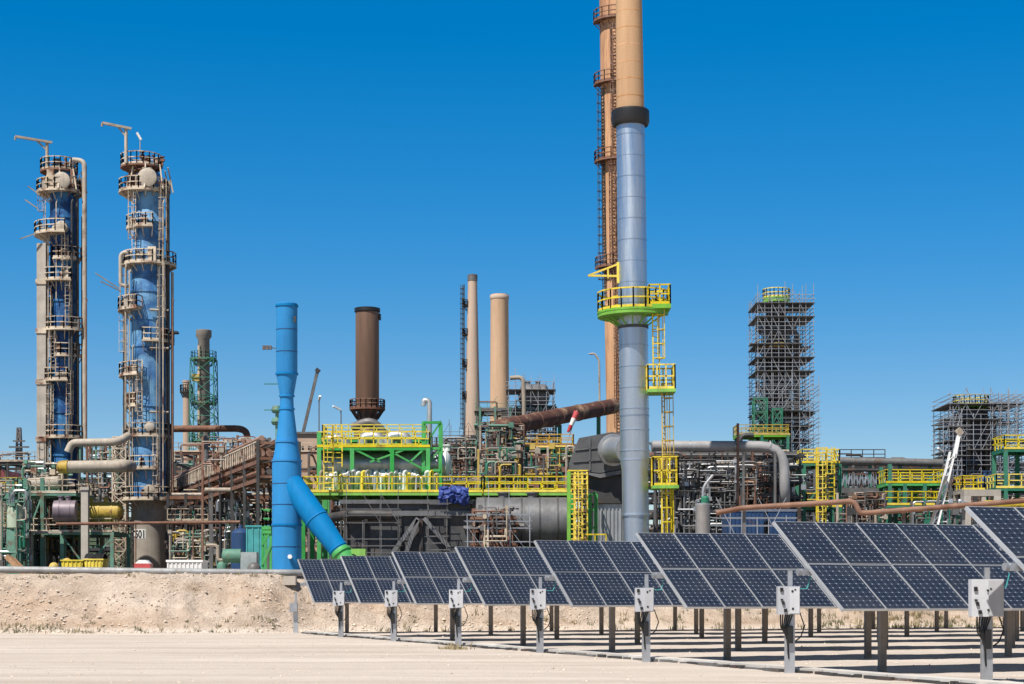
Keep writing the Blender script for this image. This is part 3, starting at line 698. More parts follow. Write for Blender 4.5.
for y, r1, a0, a1 in ((225,2.2,180,290),(340,2.4,265,385),(405,2.5,150,250),(468,2.5,190,300)):
    ringplat(B,cx,cy,z(y),1.5 if y < 250 else 1.72,r1,a0,a1); clutter(B,cx,cy,z(y),1.75,r1,a0+8,a1-8,5,(beige,pale,rustm,mid))
for px, y0, y1, rad, m_ in ((130,270,495,.07,pale),(133,345,495,.05,beige),(160,265,495,.10,mid),(163.5,200,495,.06,beige),(157,320,495,.05,pale),(126,265,430,.09,pale),(173,300,565,.07,rustm)):
    MB().path([(X(px+1.2,d),d-.15,z(y0)),(X(px,d),d-.2,z(y0+3)),(X(px,d),d-.2,z(y1))],rad,8).build('riser', m_, B)
ladder(B,cx,cy,298,2.0,z(499),z(435),beige); ladder(B,cx,cy,312,2.0,z(340),z(262),beige); ladder(B,cx,cy,235,2.0,z(262),z(192),beige)
lattice(B, X(119.5,d), d+.4, .62, .62, ZP, z(437), 13, beige, .09)
davit(B, (X(126,d),d,z(163)), (X(104,d),d-.8,z(125)))
MB().bar((X(140,d),d,z(163)),(X(140,d),d,z(140)),.07).build('lamp_pole', pale, B)
MB().bar((X(137,d),d-.1,z(133)),(X(141,d),d,z(140)),.28,.2).build('lamp', white, B)
for (a,b,c,e) in ((99,276,120,289),(104,284,122,292)): MB().bar((X(a,d),d-1.5,z(b)),(X(c,d),d-.3,z(e)),.09).build('light_arm', pale, B)
MB().bar((X(121,d),d-.35,z(286)),(X(121,d),d-.35,z(308)),.1).build('light_post', pale, B)

# ------------------------------------------------------------------ left process unit
d = 158.0; z = lambda y: Z(y, d)
steel_platform('process_structure', 'weathered green steel frame with beige railing left of the numbered column', [(20,112,531),(22,76,492)], d, 7, [(12,478),(25,476),(42,476),(62,530),(84,530),(112,530)], teal, beige, 'steel frame', braces=((60,533,82,562),(112,538,92,560),(30,528,42,496),(58,490,80,510)))
steel_platform('process_structure', 'low green steel frame at the left edge of the photo', [(-30,22,525),(-30,18,490)], d+2, 7, [(-28,480),(-8,478),(8,478),(20,478)], teal, dyellow, 'steel frame', braces=((-8,525,8,492),(8,560,20,528)))
hvessel('exchanger', 'short purple grey exchanger drum above the beige railing', 'exchanger', P(54,511,d-.5), P(77,511,d-.4), S(10.5,d), purple, flat=True, bands=2)
hvessel('drum', 'long yellow drum behind the purple grey exchanger', 'drum', P(76,512,d+4), P(124,512,d+4), S(10,d), dyellow, bands=3)
hvessel('drum', 'beige cylindrical drum on top of the green frame', 'drum', P(24,485,d+3), P(62,482,d+3), S(6.5,d), pale)
hvessel('drum', 'green drum lying below the beige drum', 'drum', P(26,495,d+1.2), P(58,494,d+1.2), S(4.2,d), teal)
m = thing('vertical_tank', 'pale green upright tank with domed top at the left edge', 'tank', (X(15,d-3),d-3,ZP)); r_ = S(8,d)
MB().lathe(X(15,d-3),d-3,[(r_*.4,z(532)),(r_,z(529)),(r_,z(514)),(r_*.85,z(508)),(r_*.4,z(505)),(.02,z(504))],24).build('shell', M('pale_green_paint',(.36,.42,.30),.6,0,.2,1,rust=.2), m)
MB().box(X(8,d-3),X(22,d-3),d-3.5,d-2.5,ZP,z(531)).build('plinth', teal, m); MB().tube((X(15,d-3),d-3,z(505)),(X(15,d-3),d-3,z(499)),.18).build('nozzle', teal, m)
m = thing('overhead_pipe', 'thick beige pipe with a yellow flanged end running to the right column', 'pipe', P(95,474,d+2))
MB().path([P(66,467,d+2),P(126,466,d+2),P(131,466,d+8)], S(6.2,d), 18, .8).build('pipe', pale, m)
MB().lathe_ax(P(57,467,d+2),P(68,467,d+2),[(0,.3),(.15,.5),(.45,S(6.6,d)),(.9,S(6.6,d)),(.95,S(7.4,d)),(1.0,S(7.4,d))],18).build('end_cap', dyellow, m)
m = thing('overhead_pipe', 'beige pipe between the two blue columns, above the thicker pipe', 'pipe', P(95,450,d+8))
MB().path([P(68,452,d+8),P(72,443,d+8),P(118,442,d+8),P(128,436,d+10)], S(4.2,d), 16, .9).build('pipe', pale, m)
for px in (80, 96, 110): MB().bar(P(px,446,d+8),P(px,470,d+8),.16).build('hanger', teal, m)
m = MB(); m.box(X(82,d-1),X(89,d-1),d-1.4,d-.8,ZP,z(489)); m.box(X(81,d-1),X(90,d-1),d-1.5,d-.7,z(491),z(488)); tag(m.build('concrete_pillar', concr), 'square beige concrete pillar in front of the yellow drum', 'pillar')
m = MB(); m.box(X(25,d-1),X(32,d-1),d-1.2,d-.6,ZP,z(533)); m.box(X(25,d-1),X(62,d-1),d-1.2,d-.6,z(534),z(531.5)); tag(m.build('concrete_frame', concr), 'beige concrete portal leg under the green frame', 'pillar')
def skip(label, px0, px1, yt, dd, mat):
    xa, xb, zt = X(px0,dd), X(px1,dd), Z(yt,dd); t = thing('skip_container', label, 'skip', ((xa+xb)/2,dd+.9,ZP)); 
    MB().prism([(xa+.25,ZP+.02),(xb-.25,ZP+.02),(xb,zt),(xa,zt)],dd,dd+1.8).build('body', mat, t)
    m = MB()
    for k in range(5): x = xa+.2+(xb-xa-.4)*k/4; m.box(x-.04,x+.04,dd-.06,dd-.002,ZP+.3,zt-.06)
    m.build('rib', mat, t); MB().box(xa-.05,xb+.05,dd-.09,dd+1.85,zt+.003,zt+.1).build('rim', mat, t); return t
skip('low orange yellow skip under the green frame, left of the tarp covered one', 61, 83, 561, 140, yellow)
t = skip('yellow skip covered with a dark tarp beside the concrete pillar', 84, 103, 560, 140, yellow)
m = MB(); dd = 140; xa, xb = X(84,dd), X(103,dd)
nn = 9
for j in range(4):
    for i in range(nn+1): m.v.append((xa+(xb-xa)*i/nn, dd-.05+j*.6, Z(559,dd)+.06+(.35 if j in (1,2) else 0)+.25*noise.noise(Vector((i*.9,j*.9,2)))))
m.f = [(j*(nn+1)+i,j*(nn+1)+i+1,(j+1)*(nn+1)+i+1,(j+1)*(nn+1)+i) for j in range(3) for i in range(nn)]
tag(m.build('tarpaulin', black), 'dark tarp heaped over the yellow skip', 'tarp')
m = thing('board_stack', 'leaning stack of orange brown boards at the left edge', 'boards', (X(20,130),130,ZP))
for k in range(5): MB().bar((X(6+k,130),130+k*.16,Z(556,130)-k*.05),(X(30+k*.7,130),130+k*.16,ZP+.1),.12,.35).build('board', wood, m)
def pump(label, px, dd, mat, hh=1.1):
    x = X(px,dd); t = thing('pump', label, 'pump', (x,dd,ZP)); MB().box(x-.55,x+.55,dd-.35,dd+.35,ZP,ZP+.25).build('plinth', concr, t)
    MB().lathe(x,dd,[(.3,ZP+.25),(.42,ZP+.5),(.42,ZP+hh),(.3,ZP+hh+.2),(.12,ZP+hh+.3)],14).build('motor', mat, t)
    MB().path([(x+.3,dd,ZP+.5),(x+.9,dd,ZP+.5),(x+.9,dd,ZP+1.9)],.09,8).build('pipe', mid, t); return t
pump('yellow topped pump under the green frame, left of the skips', 54, 150, dyellow, 1.5); pump('second yellow pump standing behind the low orange yellow skip', 67, 152, dyellow, 1.9)
pump('small green pump by the white container', 222, 150, teal, 1.6); pump('grey pump in front of the turquoise tarp', 254, 112, mid, .8)
# white and red small things by the numbered base
def container(name, label, px0, px1, yt, dd, mat, roofm, depth=1.6, ribs=8):
    xa, xb, zt = X(px0,dd), X(px1,dd), Z(yt,dd); t = thing(name, label, 'container', ((xa+xb)/2,dd+depth/2,ZP)); MB().box(xa,xb,dd,dd+depth,ZP-.3,zt).build('body', mat, t)
    m = MB()
    for k in range(ribs+1): x = xa+.06+(xb-xa-.12)*k/ribs; m.box(x-.035,x+.035,dd-.05,dd-.002,ZP,zt-.05)
    m.build('rib', mat, t); MB().box(xa-.05,xb+.05,dd-.08,dd+depth+.05,zt+.003,zt+.12).build('roof', roofm, t); return t
container('white_container', 'low white container beside the numbered column base', 167, 202, 562, 104, white, white, 2)
t = thing('fire_hose_box', 'small red box with a white lid before the numbered base', 'box', (X(142,100),100,ZP)); xa, xb = X(134,100), X(150,100)
MB().box(xa,xb,100,100.8,ZP-.3,Z(563.5,100)).build('body', red, t); MB().prism([(xa+.05,Z(563.5,100)+.003),(xb-.05,Z(563.5,100)+.003),(xb-.25,Z(560,100)),(xa+.25,Z(560,100))],100,100.8).build('lid', white, t)
t = thing('red_pipe', 'thin red brown firewater pipe crossing before the numbered base', 'pipe', (X(180,130),130,ZP))
MB().path([P(56,524,130),P(240,522,130)],.11,8).build('pipe', rustm, t)
for px in (135.5,193,240): MB().tube((X(px,130),130.1,ZP),(X(px,130),130.1,Z(523,130)),.045).build('support', rustm, t)
container('turquoise_tank', 'turquoise tarp covered crate beside the blue stack foot', 246, 271, 527, 125, tealt, tealt, 3, 4)
m = thing('vertical_tank', 'upright blue tank left of the turquoise crate', 'tank', (X(240,128),128,ZP)); MB().lathe(X(241,128),128,[(.7,ZP),(.7,Z(533,128)),(.5,Z(530,128)),(.1,Z(528,128))],20).build('shell', blued, m); MB().tube((X(241,128),128,Z(529,128)),(X(241,128),128,Z(525,128)),.15).build('nozzle', blued, m)
steel_platform('steelwork', 'narrow bright green frame just left of the blue stack', [(262,271,528)], 108, 1.6, [(262.5,522),(270.5,522)], green, green, 'steel frame', braces=((262,565,271,545),(262,545,271,530)), pw=.07)
m = thing('machinery_skid', 'pale green machinery skid low in front of the turquoise crate', 'machinery', (X(235,112),112,ZP)); 
MB().box(X(214,112),X(258,112),112,113.5,ZP,ZP+.3).build('base', teal, m)
MB().lathe_ax(P(222,556,112.6),P(244,556,112.6),[(0,.2),(.1,.45),(1.2,.45),(1.3,.2)],14).build('motor', teal, m); MB().box(X(240,112),X(256,112),112.2,113.2,ZP+.3,Z(552,112)).build('gearbox', M('pale_machine_grey',(.33,.38,.38),.6), m); MB().path([P(224,560,112.4),P(218,560,112.4),P(218,545,112.4),P(206,545,112.4)],.1,8).build('pipe', pale, m)

# ------------------------------------------------------------------ racks around and behind
rack('pipe_rack', 'dense dark rack with red brown beam between the numbered column and blue stack', 168, 276, (552,538,521,496), 166, 9, 6, dark, rustm, (4,7), (dark,mid,pale,rustm,teal), 5, rails=(2,), railm=beige, risers=14, infill=14)
rack('pipe_rack', 'dark equipment rack inside the green frame below the left blue column', 22, 64, (552,535,515,498,484), 166, 5, 6, dark, dark, (4,7), (dark,mid,rustm,teal,dyellow), 61, risers=20, infill=26, bw=.7)
rack('pipe_rack', 'dark rack behind the green frame at the far left', -40, 175, (548,522,500,480,462), 205, 9, 9, dark, dark, (3,6), (dark,mid,rustm,teal,pale), 6, risers=18, rails=(4,), railm=beige, infill=20)
rack('pipe_rack', 'dusty brown rack rising behind the lattice chimney foot', 160, 330, (545,520,495,470,452), 225, 10, 8, mid, rustm, (3,6), (rustm,mid,copper,dark), 7, risers=18, rails=(4,), railm=beige, infill=18)
rack('pipe_rack', 'rusty pink rack behind the brown stack', 290, 480, (540,510,485,462,446), 240, 12, 9, mid, rustm, (4,7), (copper,rustm,mid,pale), 8, risers=18, rails=(4,), railm=mid, infill=24)
rack('pipe_rack', 'green and rust rack below the rusty inclined duct', 452, 620, (540,510,486,470,456,444), 195, 10, 8, mid, rustm, (5,7), (rustm,mid,dark,copper,pale), 9, risers=24, infill=24, bw=.7)
rack('pipe_rack', 'dark multi level rack under the big grey elbow pipe', 655, 800, (545,530,513,497,481,466,455), 150, 9, 8, dark, dark, (6,9), (dark,mid,greym,mid,clad,rustm), 10, risers=26, rr=(.07,.26), infill=30, bw=.6)
rack('pipe_rack', 'grey rack behind the yellow ladder tower at right', 795, 950, (545,522,500,482,466), 185, 10, 8, mid, dark, (3,6), (mid,greym,dark,rustm), 12, risers=20, infill=20)
rack('pipe_rack', 'dark rack below the scaffolded vessel at the right edge', 930, 1070, (545,522,505,490), 190, 12, 8, dark, dark, (3,5), (mid,dark,rustm), 13, risers=18, infill=18)
rack('pipe_rack', 'far dark rack behind the blue stack and brown stack', 150, 520, (548,528,508,488,470,456), 320, 14, 14, dark, dark, (4,7), (dark,mid,rustm), 14, risers=24, rr=(.15,.5), infill=40)
rack('pipe_rack', 'far dark rack right of the silver stack', 560, 1080, (555,535,515,495,478,464), 330, 14, 18, dark, dark, (4,7), (dark,mid,greym), 15, risers=30, rr=(.15,.5), infill=46)
rack('pipe_rack', 'low rack with pale horizontal pipes right of the numbered column', 168, 262, (556,545,533), 178, 4, 5, teal, mid, (2,4), (pale,mid,teal), 16, risers=8, rails=(1,), railm=dyellow, infill=4)

# inclined gallery of rusty pipes approaching the blue stack
pa, pb = Vector((X(166,190),190,ZP)), Vector((X(258,138),138,ZP)); u = (pb-pa).normalized(); sd = Vector((-u.y,u.x,0)); L = (pb-pa).length
t = thing('pipe_gallery', 'long rusty pipe gallery slanting up towards the blue stack', 'pipe rack', pa); top = 10.9
nb = 9
for i in range(nb+1):
    p = pa+u*L*i/nb
    for s_ in (0, 3.2): q = p+sd*s_; MB().bar(q, q+Vector((0,0,top)), .24).build('post', dark, t)
    for zz in (top-2.6, top-1.2, top): MB().bar(p+Vector((0,0,zz-.14)), p+sd*3.2+Vector((0,0,zz-.14)), .2).build('cross_beam', rustm, t)
for zz in (top-2.6, top-1.2, top):
    MB().bar(pa+Vector((0,0,zz-.4)), pb+Vector((0,0,zz-.4)), .14, .3).build('beam', rustm, t)
    for k in range(5):
        rad = rnd.uniform(.12,.3); q = sd*(.3+.6*k)+Vector((0,0,zz+rad)); MB().path([pa+q-u*rnd.uniform(0,3), pb+q], rad, 8).build('pipe', rnd.choice((rustm,copper,pale,mid)), t)
q = MB(); 
for i in range(60):
    p = pa+u*L*i/60; q.bar(p-u*.05*0+Vector((0,0,top-1.2))-sd*.15, p+Vector((0,0,top-.1))-sd*.15, .07)
q.bar(pa+Vector((0,0,top-.1))-sd*.15, pb+Vector((0,0,top-.1))-sd*.15,.1); q.build('railing', beige, t)
t = thing('overhead_pipe', 'rusty brown pipe ending in a downward elbow beside the lattice chimney', 'pipe', P(205,470,185))
MB().path([P(150,429,185),P(240,428.5,185),P(247,432,184),P(248.5,452,184)], S(3.4,185), 12, 1.3).build('pipe', rustm, t)
for px in (206, 171): MB().tube((X(px,186),186,ZP),(X(px,186),186,Z(432,186)),.28).build('support', mid, t)
t = thing('overhead_pipe', 'pale bent pipe in front of the rusty gallery', 'pipe', P(220,480,150))
MB().path([P(205,490,150),P(236,490,150),P(237,477,150),P(252,476,150),P(252,472,150)],.2,12,.6).build('pipe', pale, t); MB().bar(P(212,490,150),(X(212,150),150,ZP),.18).build('support', mid, t)

m = MB(); t = thing('brick_building', 'pale pinkish block of a building showing right of the blue stack', 'building', (X(306,230),233,ZP)); MB().box(X(296,230),X(322,230),230,236,ZP,Z(434,230)).build('wall', tan2, t); MB().box(X(295,230),X(323,230),229.7,236.3,Z(434,230)+.003,Z(432,230)).build('roof', mid, t)
for px in (300,308,315): MB().box(X(px,230),X(px+3.5,230),229.93,229.997,Z(453,230),Z(446,230)).build('window', black, t)
def manifold(label, x0, x1, y0, y1, d, mats, seed, n=34, depth=2.5):
    r = random.Random(seed); xa, xb, za, zb = X(x0,d), X(x1,d), max(ZP,Z(y1,d)), Z(y0,d)
    t = thing('valve_manifold', label, 'pipework', ((xa+xb)/2,d+depth/2,ZP))
    for x in (xa, (xa+xb)/2, xb): MB().box(x-.09,x+.09,d+depth*.5-.09,d+depth*.5+.09,ZP,zb).build('post', r.choice(mats), t)
    for k in range(min(98, int(n*2.1))):
        x, y, z_ = r.uniform(xa,xb), d+r.uniform(0,depth), r.uniform(za,zb); rad = r.choice((.035,.05,.06,.08,.12)); m = MB()
        L_ = r.uniform(.15,.6)*(xb-xa); x2 = min(xb, x+L_); z2 = max(za, min(zb, z_+r.uniform(-2.5,2.5)))
        k_ = r.random()
        if k_ < .4: pts = [(x,y,z_),(x2,y,z_),(x2,y,z2)]
        elif k_ < .7: pts = [(x,y,za),(x,y,z_),(x2,y,z_)]
        else: pts = [(x,y,z_),(x,y,z2),(x2,y,z2),(x2,y,z_)]
        m.path(pts, rad, 6); p = pts[1]
        if r.random() < .4: m.box(p[0]-rad*2,p[0]+rad*2,p[1]-rad*2,p[1]+rad*2,p[2]-rad*1.6,p[2]+rad*2.4)
        m.build('pipe', r.choice(mats), t)
    return t
LM = (pale,beige,mid,teal,rustm,dark,galv)
manifold('tangle of small beige pipes between the two blue columns', 84, 116, 440, 500, 175, LM, 81, 40)
manifold('tangle of small pipes on top of the left green frame', 20, 62, 462, 492, 161, LM, 82, 36)
manifold('tangle of grey and green pipes at the left photo edge', -6, 24, 480, 560, 154, (teal,mid,galv,dgreen,pale), 83, 40)
manifold('mass of pale pipework right of the numbered base, yellow valves among it', 168, 212, 530, 566, 158, (pale,dyellow,mid,teal,beige), 84, 40)
manifold('pale pipework in front of the dark rack, left of the turquoise crate', 208, 246, 500, 566, 156, (pale,mid,rustm,teal,galv), 85, 44)
manifold('rusty small pipework on top of the slanting gallery', 200, 262, 436, 470, 152, (rustm,pale,mid,copper), 86, 30)
manifold('dark pipework right of the upper yellow platform end', 436, 476, 436, 492, 170, (mid,dark,rustm,pale,teal), 87, 46)
manifold('rusty pipework under the orange railed platform', 478, 520, 448, 492, 160, (rustm,mid,pale,dyellow,dgreen), 88, 46)
manifold('rusty pipework around the lower end of the rusty inclined duct', 480, 524, 424, 458, 166, (rustm,mid,teal,dark,pale), 95, 40)
manifold('rusty pipework left of the grey sloped hopper', 522, 574, 446, 492, 160, (rustm,mid,dyellow,dgreen,pale), 89, 50)
manifold('grey pipework left of the big elbow pipe support posts', 668, 736, 460, 530, 146, (mid,greym,dark,clad,dark), 90, 60)
manifold('grey pipework between the elbow pipe support posts', 738, 786, 460, 520, 146, (mid,greym,dark,clad,rustm), 91, 40)
manifold('mixed pipework below the air cooler bank', 840, 886, 492, 525, 150, (mid,rustm,dark,pale), 92, 34)
manifold('mixed pipework behind the lower green walkway at right', 886, 950, 484, 520, 166, (mid,rustm,dyellow,dgreen,dark), 93, 44)
manifold('grey pipework behind the silver vessel with the bent vent', 656, 700, 462, 540, 141, (dark,mid,greym,dark,galv), 96, 46)
manifold('dark pipework around the foot of the white boom', 915, 965, 500, 530, 140, (dark,mid,galv,dgreen), 94, 30)
# ------------------------------------------------------------------ lattice chimney and pale chimney behind it
d = 262.0; z = lambda y: Z(y, d); cx, cy = X(202,d), d+1.5
t = thing('lattice_chimney', 'dark capped chimney held in a green lattice tower', 'chimney', (cx,cy,ZP))
MB().lathe(cx,cy,[(1.1,ZP),(.85,z(338)),(1.15,z(335)),(1.15,z(329)),(.95,z(328.5))],20).build('shaft', M('soot_grey_shaft',(.20,.17,.14),.8,0,.3,.5,streak=1,rust=.3), t)
MB().lathe(cx-.55,cy-.9,[(.22,ZP),(.22,z(345))],10).build('riser', beige, t)
lattice(t,cx,cy,S(15,d),S(11.5,d),ZP,z(358),12,dgreen,.10)
for y in (402, 358, 440): ringplat(t,cx,cy,z(y),1.1,S(13,d),0,360,dm=teal,rm=teal,h=1.1,t=.07)
MB().box(cx-1.5,cx-.4,cy-1.6,cy-1.1,z(381),z(374)).build('box', dyellow, t)
t = thing('pale_chimney', 'pale beige thin chimney half hidden behind the lattice tower', 'chimney', (X(186.5,300),300,ZP)); MB().lathe(X(186.5,300),300,[(.65,ZP),(.6,Z(383,300)),(.68,Z(382.5,300)),(.68,Z(380.5,300))],16).build('shaft', tan2, t); ringplat(t,X(186.5,300),300,Z(392,300),.6,1.1,0,360,dm=dark,rm=dark)
# far lattice mast at left
d = 420.0; t = thing('lattice_mast', 'far thin lattice mast with cross arms at the left edge', 'mast', (X(19,d),d,ZP)); lattice(t,X(19,d),d,1.6,.35,ZP,Z(428,d),10,mid,.22)
for y, w_ in ((447,10),(454,12),(441,6)): MB().bar(P(19-w_,y,d-1),P(19+w_,y,d-1),.35).build('cross_arm', mid, t)
t = thing('red_shed', 'dark red gabled shed roof far at the left edge', 'shed', (X(-4,260),260,ZP)); MB().prism([(X(-30,260),ZP),(X(8,260),ZP),(X(8,260),Z(480,260)),(X(-30,260),Z(480,260))],260,272).build('wall', mid, t); MB().prism([(X(-31,260),Z(479.9,260)),(X(9,260),Z(479.9,260)),(X(2,260),Z(469,260)),(X(-24,260),Z(469,260))],259.6,272.4).build('roof', M('dark_red_roof',(.22,.04,.04),.7), t)

# ------------------------------------------------------------------ bright blue stack
d = 100.0; z = lambda y: Z(y, d); cx, cy = X(286.8,d), d
t = thing('blue_stack', 'bright blue waisted stack with a slanting duct joining its side', 'stack', (cx,cy,ZP))
r = lambda px: S(px,d)
MB().lathe(cx,cy,[(r(14.6),ZP-.3),(r(14.6),z(464)),(r(14.2),z(461)),(r(12),z(450)),(r(7),z(409)),(r(6.6),z(398)),(r(7.2),z(394)),(r(10.6),z(374)),(r(10.6),z(304)),(r(9.9),z(303.4)),(r(9.9),z(309))],40).build('shaft', bluef, t)
for y, rr in ((525,14.6),(461,14.3),(442,11.1),(409,7.1),(396,7.0),(374,10.6),(306,10.6)):
    MB().lathe(cx,cy,[(r(rr)+.002,z(y)-.05),(r(rr)+.05,z(y)-.05),(r(rr)+.05,z(y)+.05),(r(rr)+.002,z(y)+.05)],36).build('flange', bluef, t)
a, b = P(289,481,d-.1), P(341,553,d-1.2); dirb = (b-a); Lb = dirb.length
for y in (330,352,484,505,547): MB().lathe(cx,cy,[(r(14.6 if y > 400 else 10.6)-.01,z(y)-.02),(r(14.6 if y > 400 else 10.6)+.012,z(y)-.02),(r(14.6 if y > 400 else 10.6)+.012,z(y)+.02),(r(14.6 if y > 400 else 10.6)-.01,z(y)+.02)],36).build('weld_seam', blued, t)
dk = MB().lathe_ax(a,b,[(0,r(12.2)),(Lb*.55,r(12)),(Lb*.95,r(9.6)),(Lb,r(9.2))],32).build('side_duct', bluef, t)
for f, q_ in ((.53,12.7),(.94,10.3)): p = a+dirb*f; MB().tube(p-dirb.normalized()*.05,p+dirb.normalized()*.05,r(q_),n=32).build('flange', bluef, dk)
MB().lathe_ax(b-dirb.normalized()*.25,b+dirb.normalized()*.9,[(0,r(9.3)),(.2,r(10)),(.22,r(11)),(.32,r(11)),(.34,r(9.5)),(1.15,r(9))],24).build('adaptor', green, t)
MB().tube((X(292,d),d-r(14.5),z(557)),(X(292,d),d-r(14.5)-.18,z(557)),.12,n=14).build('lamp', white, t)
for y, xe in ((384,264),(410,264)): MB().bar(P(xe,y,d),P(282,y,d),.05).build('bracket', dgreen, t)
fl = MB(); fl.bar(P(263,346,d),P(278,349,d),.05); fl.build('lamp_arm', mid, t)
for k in range(3): MB().box(X(263+3.2*k,d),X(265.6+3.2*k,d),d-.25,d-.06,z(350),z(346)).build('floodlight', mid, t)
MB().box(X(295,d),X(297,d),d-.66,d-.5,z(324),z(318)).build('bracket', dark, t)
f = thing('fan_housing', 'bright green fan housing at the lower end of the blue duct', 'fan', (X(352,99),99,ZP))
MB().lathe_ax((X(352,99),98.5,Z(563,99)),(X(352,99),99.6,Z(563,99)),[(0,.5),(.05,.72),(1.05,.72),(1.1,.5)],20).build('casing', green, f); MB().box(X(352,99),X(366,99),98.5,99.4,Z(566,99),Z(549,99)).build('outlet', lime, f)
t = thing('lamp_post', 'grey post with small platforms right behind the neck of the blue stack', 'post', (X(276,125),125,ZP)); MB().tube((X(277,125),125,ZP),(X(277,125),125,Z(408,125)),.12).build('post', teal, t)
for y in (410, 422): MB().lathe(X(277,125),125,[(.3,Z(y+3,125)),(.42,Z(y,125)),(.3,Z(y-4,125))],10).build('fitting', teal, t)

# ------------------------------------------------------------------ brown stack, crane boom
d = 185.0; z = lambda y: Z(y, d); cx, cy = X(366.3,d), d+1.3; r = lambda px: S(px,d)
t = thing('brown_stack', 'thick rusty brown stack with a black rim at its top', 'stack', (cx,cy,ZP))
MB().lathe(cx,cy,[(r(14.5),ZP),(r(13.5),z(426)),(r(10.5),z(421)),(r(10.5),z(405)),(r(11.9),z(402)),(r(11.9),z(310)),(r(11.2),z(309.5))],40).build('shaft', brown, t)
MB().lathe(cx,cy,[(r(12.1),z(310.5)),(r(13),z(310)),(r(13),z(306.5)),(r(11),z(306)),(r(11),z(308))],36).build('rim', black, t)
ringplat(t,cx,cy,z(407.5),r(10.6),r(18),0,360,dm=rustm,rm=rustm,h=.9,t=.09)
for k in range(12): 
    an = R(30*k); MB().bar((cx+math.cos(an)*r(10.6),cy+math.sin(an)*r(10.6),z(418)),(cx+math.cos(an)*r(16.5),cy+math.sin(an)*r(16.5),z(409)),.14).build('bracket', dark, t)
MB().box(cx+r(12),cx+r(13.6),cy-.3,cy+.3,z(318),z(312)).build('bracket', dark, t)
MB().path([(cx-r(13),cy-2,z(428)),(cx+r(5),cy-2.6,z(422)),(cx+r(18),cy-2.2,z(432)),(cx+r(18),cy-2.2,z(450))],r(4.5),16,1.5).build('breeching', mid, t)
d = 300.0; t = thing('crane_boom', 'dark crane boom leaning behind the blue stack', 'crane', (X(303,d),d,ZP)); MB().bar(P(299,450,d),P(317.5,371,d),.5,.5).build('boom', mid, t); MB().bar(P(316.5,372,d),P(319,369,d),0.8,.7).build('boom_head', dark, t)
MB().box(X(290,d),X(308,d),d-1.5,d+1.5,Z(470,d),Z(448,d)).build('cab', mid, t); MB().box(X(286,d),X(312,d),d-2,d+2,ZP,Z(470,d)).build('chassis', dark, t)
for px, y0, y1, dd in ((318,400,440,190),(384,412,440,190),(250,436,460,230)):
    pass
def lamppost(label, px, yt, dd, arm):
    t = thing('floodlight_mast', label, 'lamp', (X(px,dd),dd,ZP)); MB().tube((X(px,dd),dd,ZP),(X(px,dd),dd,Z(yt,dd)),.06).build('pole', mid, t); MB().bar(P(px,yt,dd),P(px+arm,yt-4,dd-.5),.22,.16).build('lamp', white, t)
lamppost('thin lamp mast left of the brown stack, lamp tilted left', 341, 410, 180, -8); lamppost('thin mast above the left end of the yellow platform', 319, 400, 182, 1); lamppost('short lamp mast above the white crane boom', 943, 452, 175, -5)

# ------------------------------------------------------------------ yellow and green furnace platforms in the centre
d = 140.0
steel_platform('access_platform', 'upper yellow railed platform on green steel below the brown stack', [(317,430,446)], d, 5, [(319,430),(352,446),(392,446),(428,446)], green, yellow, bm=green, braces=((388,450,425,470),(352,448,380,462),(404,450,370,462),(425,448,410,462)))
steel_platform('access_platform', 'upper yellow railed platform behind, seen between the silver elbow ducts', [(322,426,438)], d+9, 3, [(324,438),(360,438),(395,438),(424,438)], green, yellow, bm=green)
steel_platform('access_platform', 'long lower yellow railed walkway with a green edge beam', [(302,482,491),(484,572,491)], d-3, 6.5, [(303,491),(571,491)], green, yellow, bm=lime)
t = thing('green_tower', 'bright green braced frame at the right end of the upper platform', 'steel frame', (X(432,d+1),d+1.5,ZP))
xa, xb = X(423,d), X(440,d)
for x in (xa, xb):
    for y in (d+.5, d+2.2): MB().box(x-.13,x+.13,y-.13,y+.13,ZP,Z(421,d)).build('post', green, t)
for ya, yb in ((470,448),(448,422),(494,470)): MB().bar((xa,d+.4,Z(ya,d)),(xb,d+.4,Z(yb,d)),.12).build('brace', green, t); MB().bar((xa,d+.4,Z(yb,d)),(xb,d+.4,Z(yb,d)),.2).build('beam', green, t)
t = thing('vent_pipe', 'silver gooseneck vent pipe rising above the green braced frame', 'pipe', P(429,440,d+1.5)); MB().path([P(429.5,470,d+1.5),P(429.5,401,d+1.5),P(423.5,400,d+1.5),P(423.5,406,d+1.5)],S(2.6,d),14,.5).build('pipe', clad, t)
hvessel('drum', 'long silver banded drum between the two yellow railings', 'drum', P(318,465,d+2), P(446,464,d+2), S(12,d), clad, bands=9, bandm=galv)
t = thing('piping_loops', 'row of pale hooped pipes behind the lower yellow railing', 'pipes', P(385,480,d-.5))
for k in range(26):
    px = 320+4.6*k+rnd.uniform(-1,1); yt = 478-rnd.uniform(0,7); MB().path([P(px,490,d-.6+.5*(k%3)),P(px+.4,yt,d-.6+.3*(k%2)),P(px+3.2,yt-1,d-.3),P(px+4,490,d+.2)],rnd.uniform(.06,.13),8,.5).build('pipe', (pale,clad,galv,white,yellow)[k%5], t)
for k in range(5): m = MB(); m.lathe(X(330+24*k,d),d+.6,[(.1,Z(492,d)),(.55,Z(490,d)),(.55,Z(478,d)),(.4,Z(475,d)),(.1,Z(473,d))],16); m.build('pot', (white,clad,pale)[k%3], t)
hvessel('drum', 'white ribbed drum directly behind the row of hooped pipes', 'drum', P(340,477,d+1.6), P(420,477,d+1.6), S(9,d), white, bands=11, bandm=galv)
hvessel('drum', 'white domed drum end showing right of the green braced frame', 'drum', P(440,464,d+6), P(452,464,d+6), S(15,d), white)
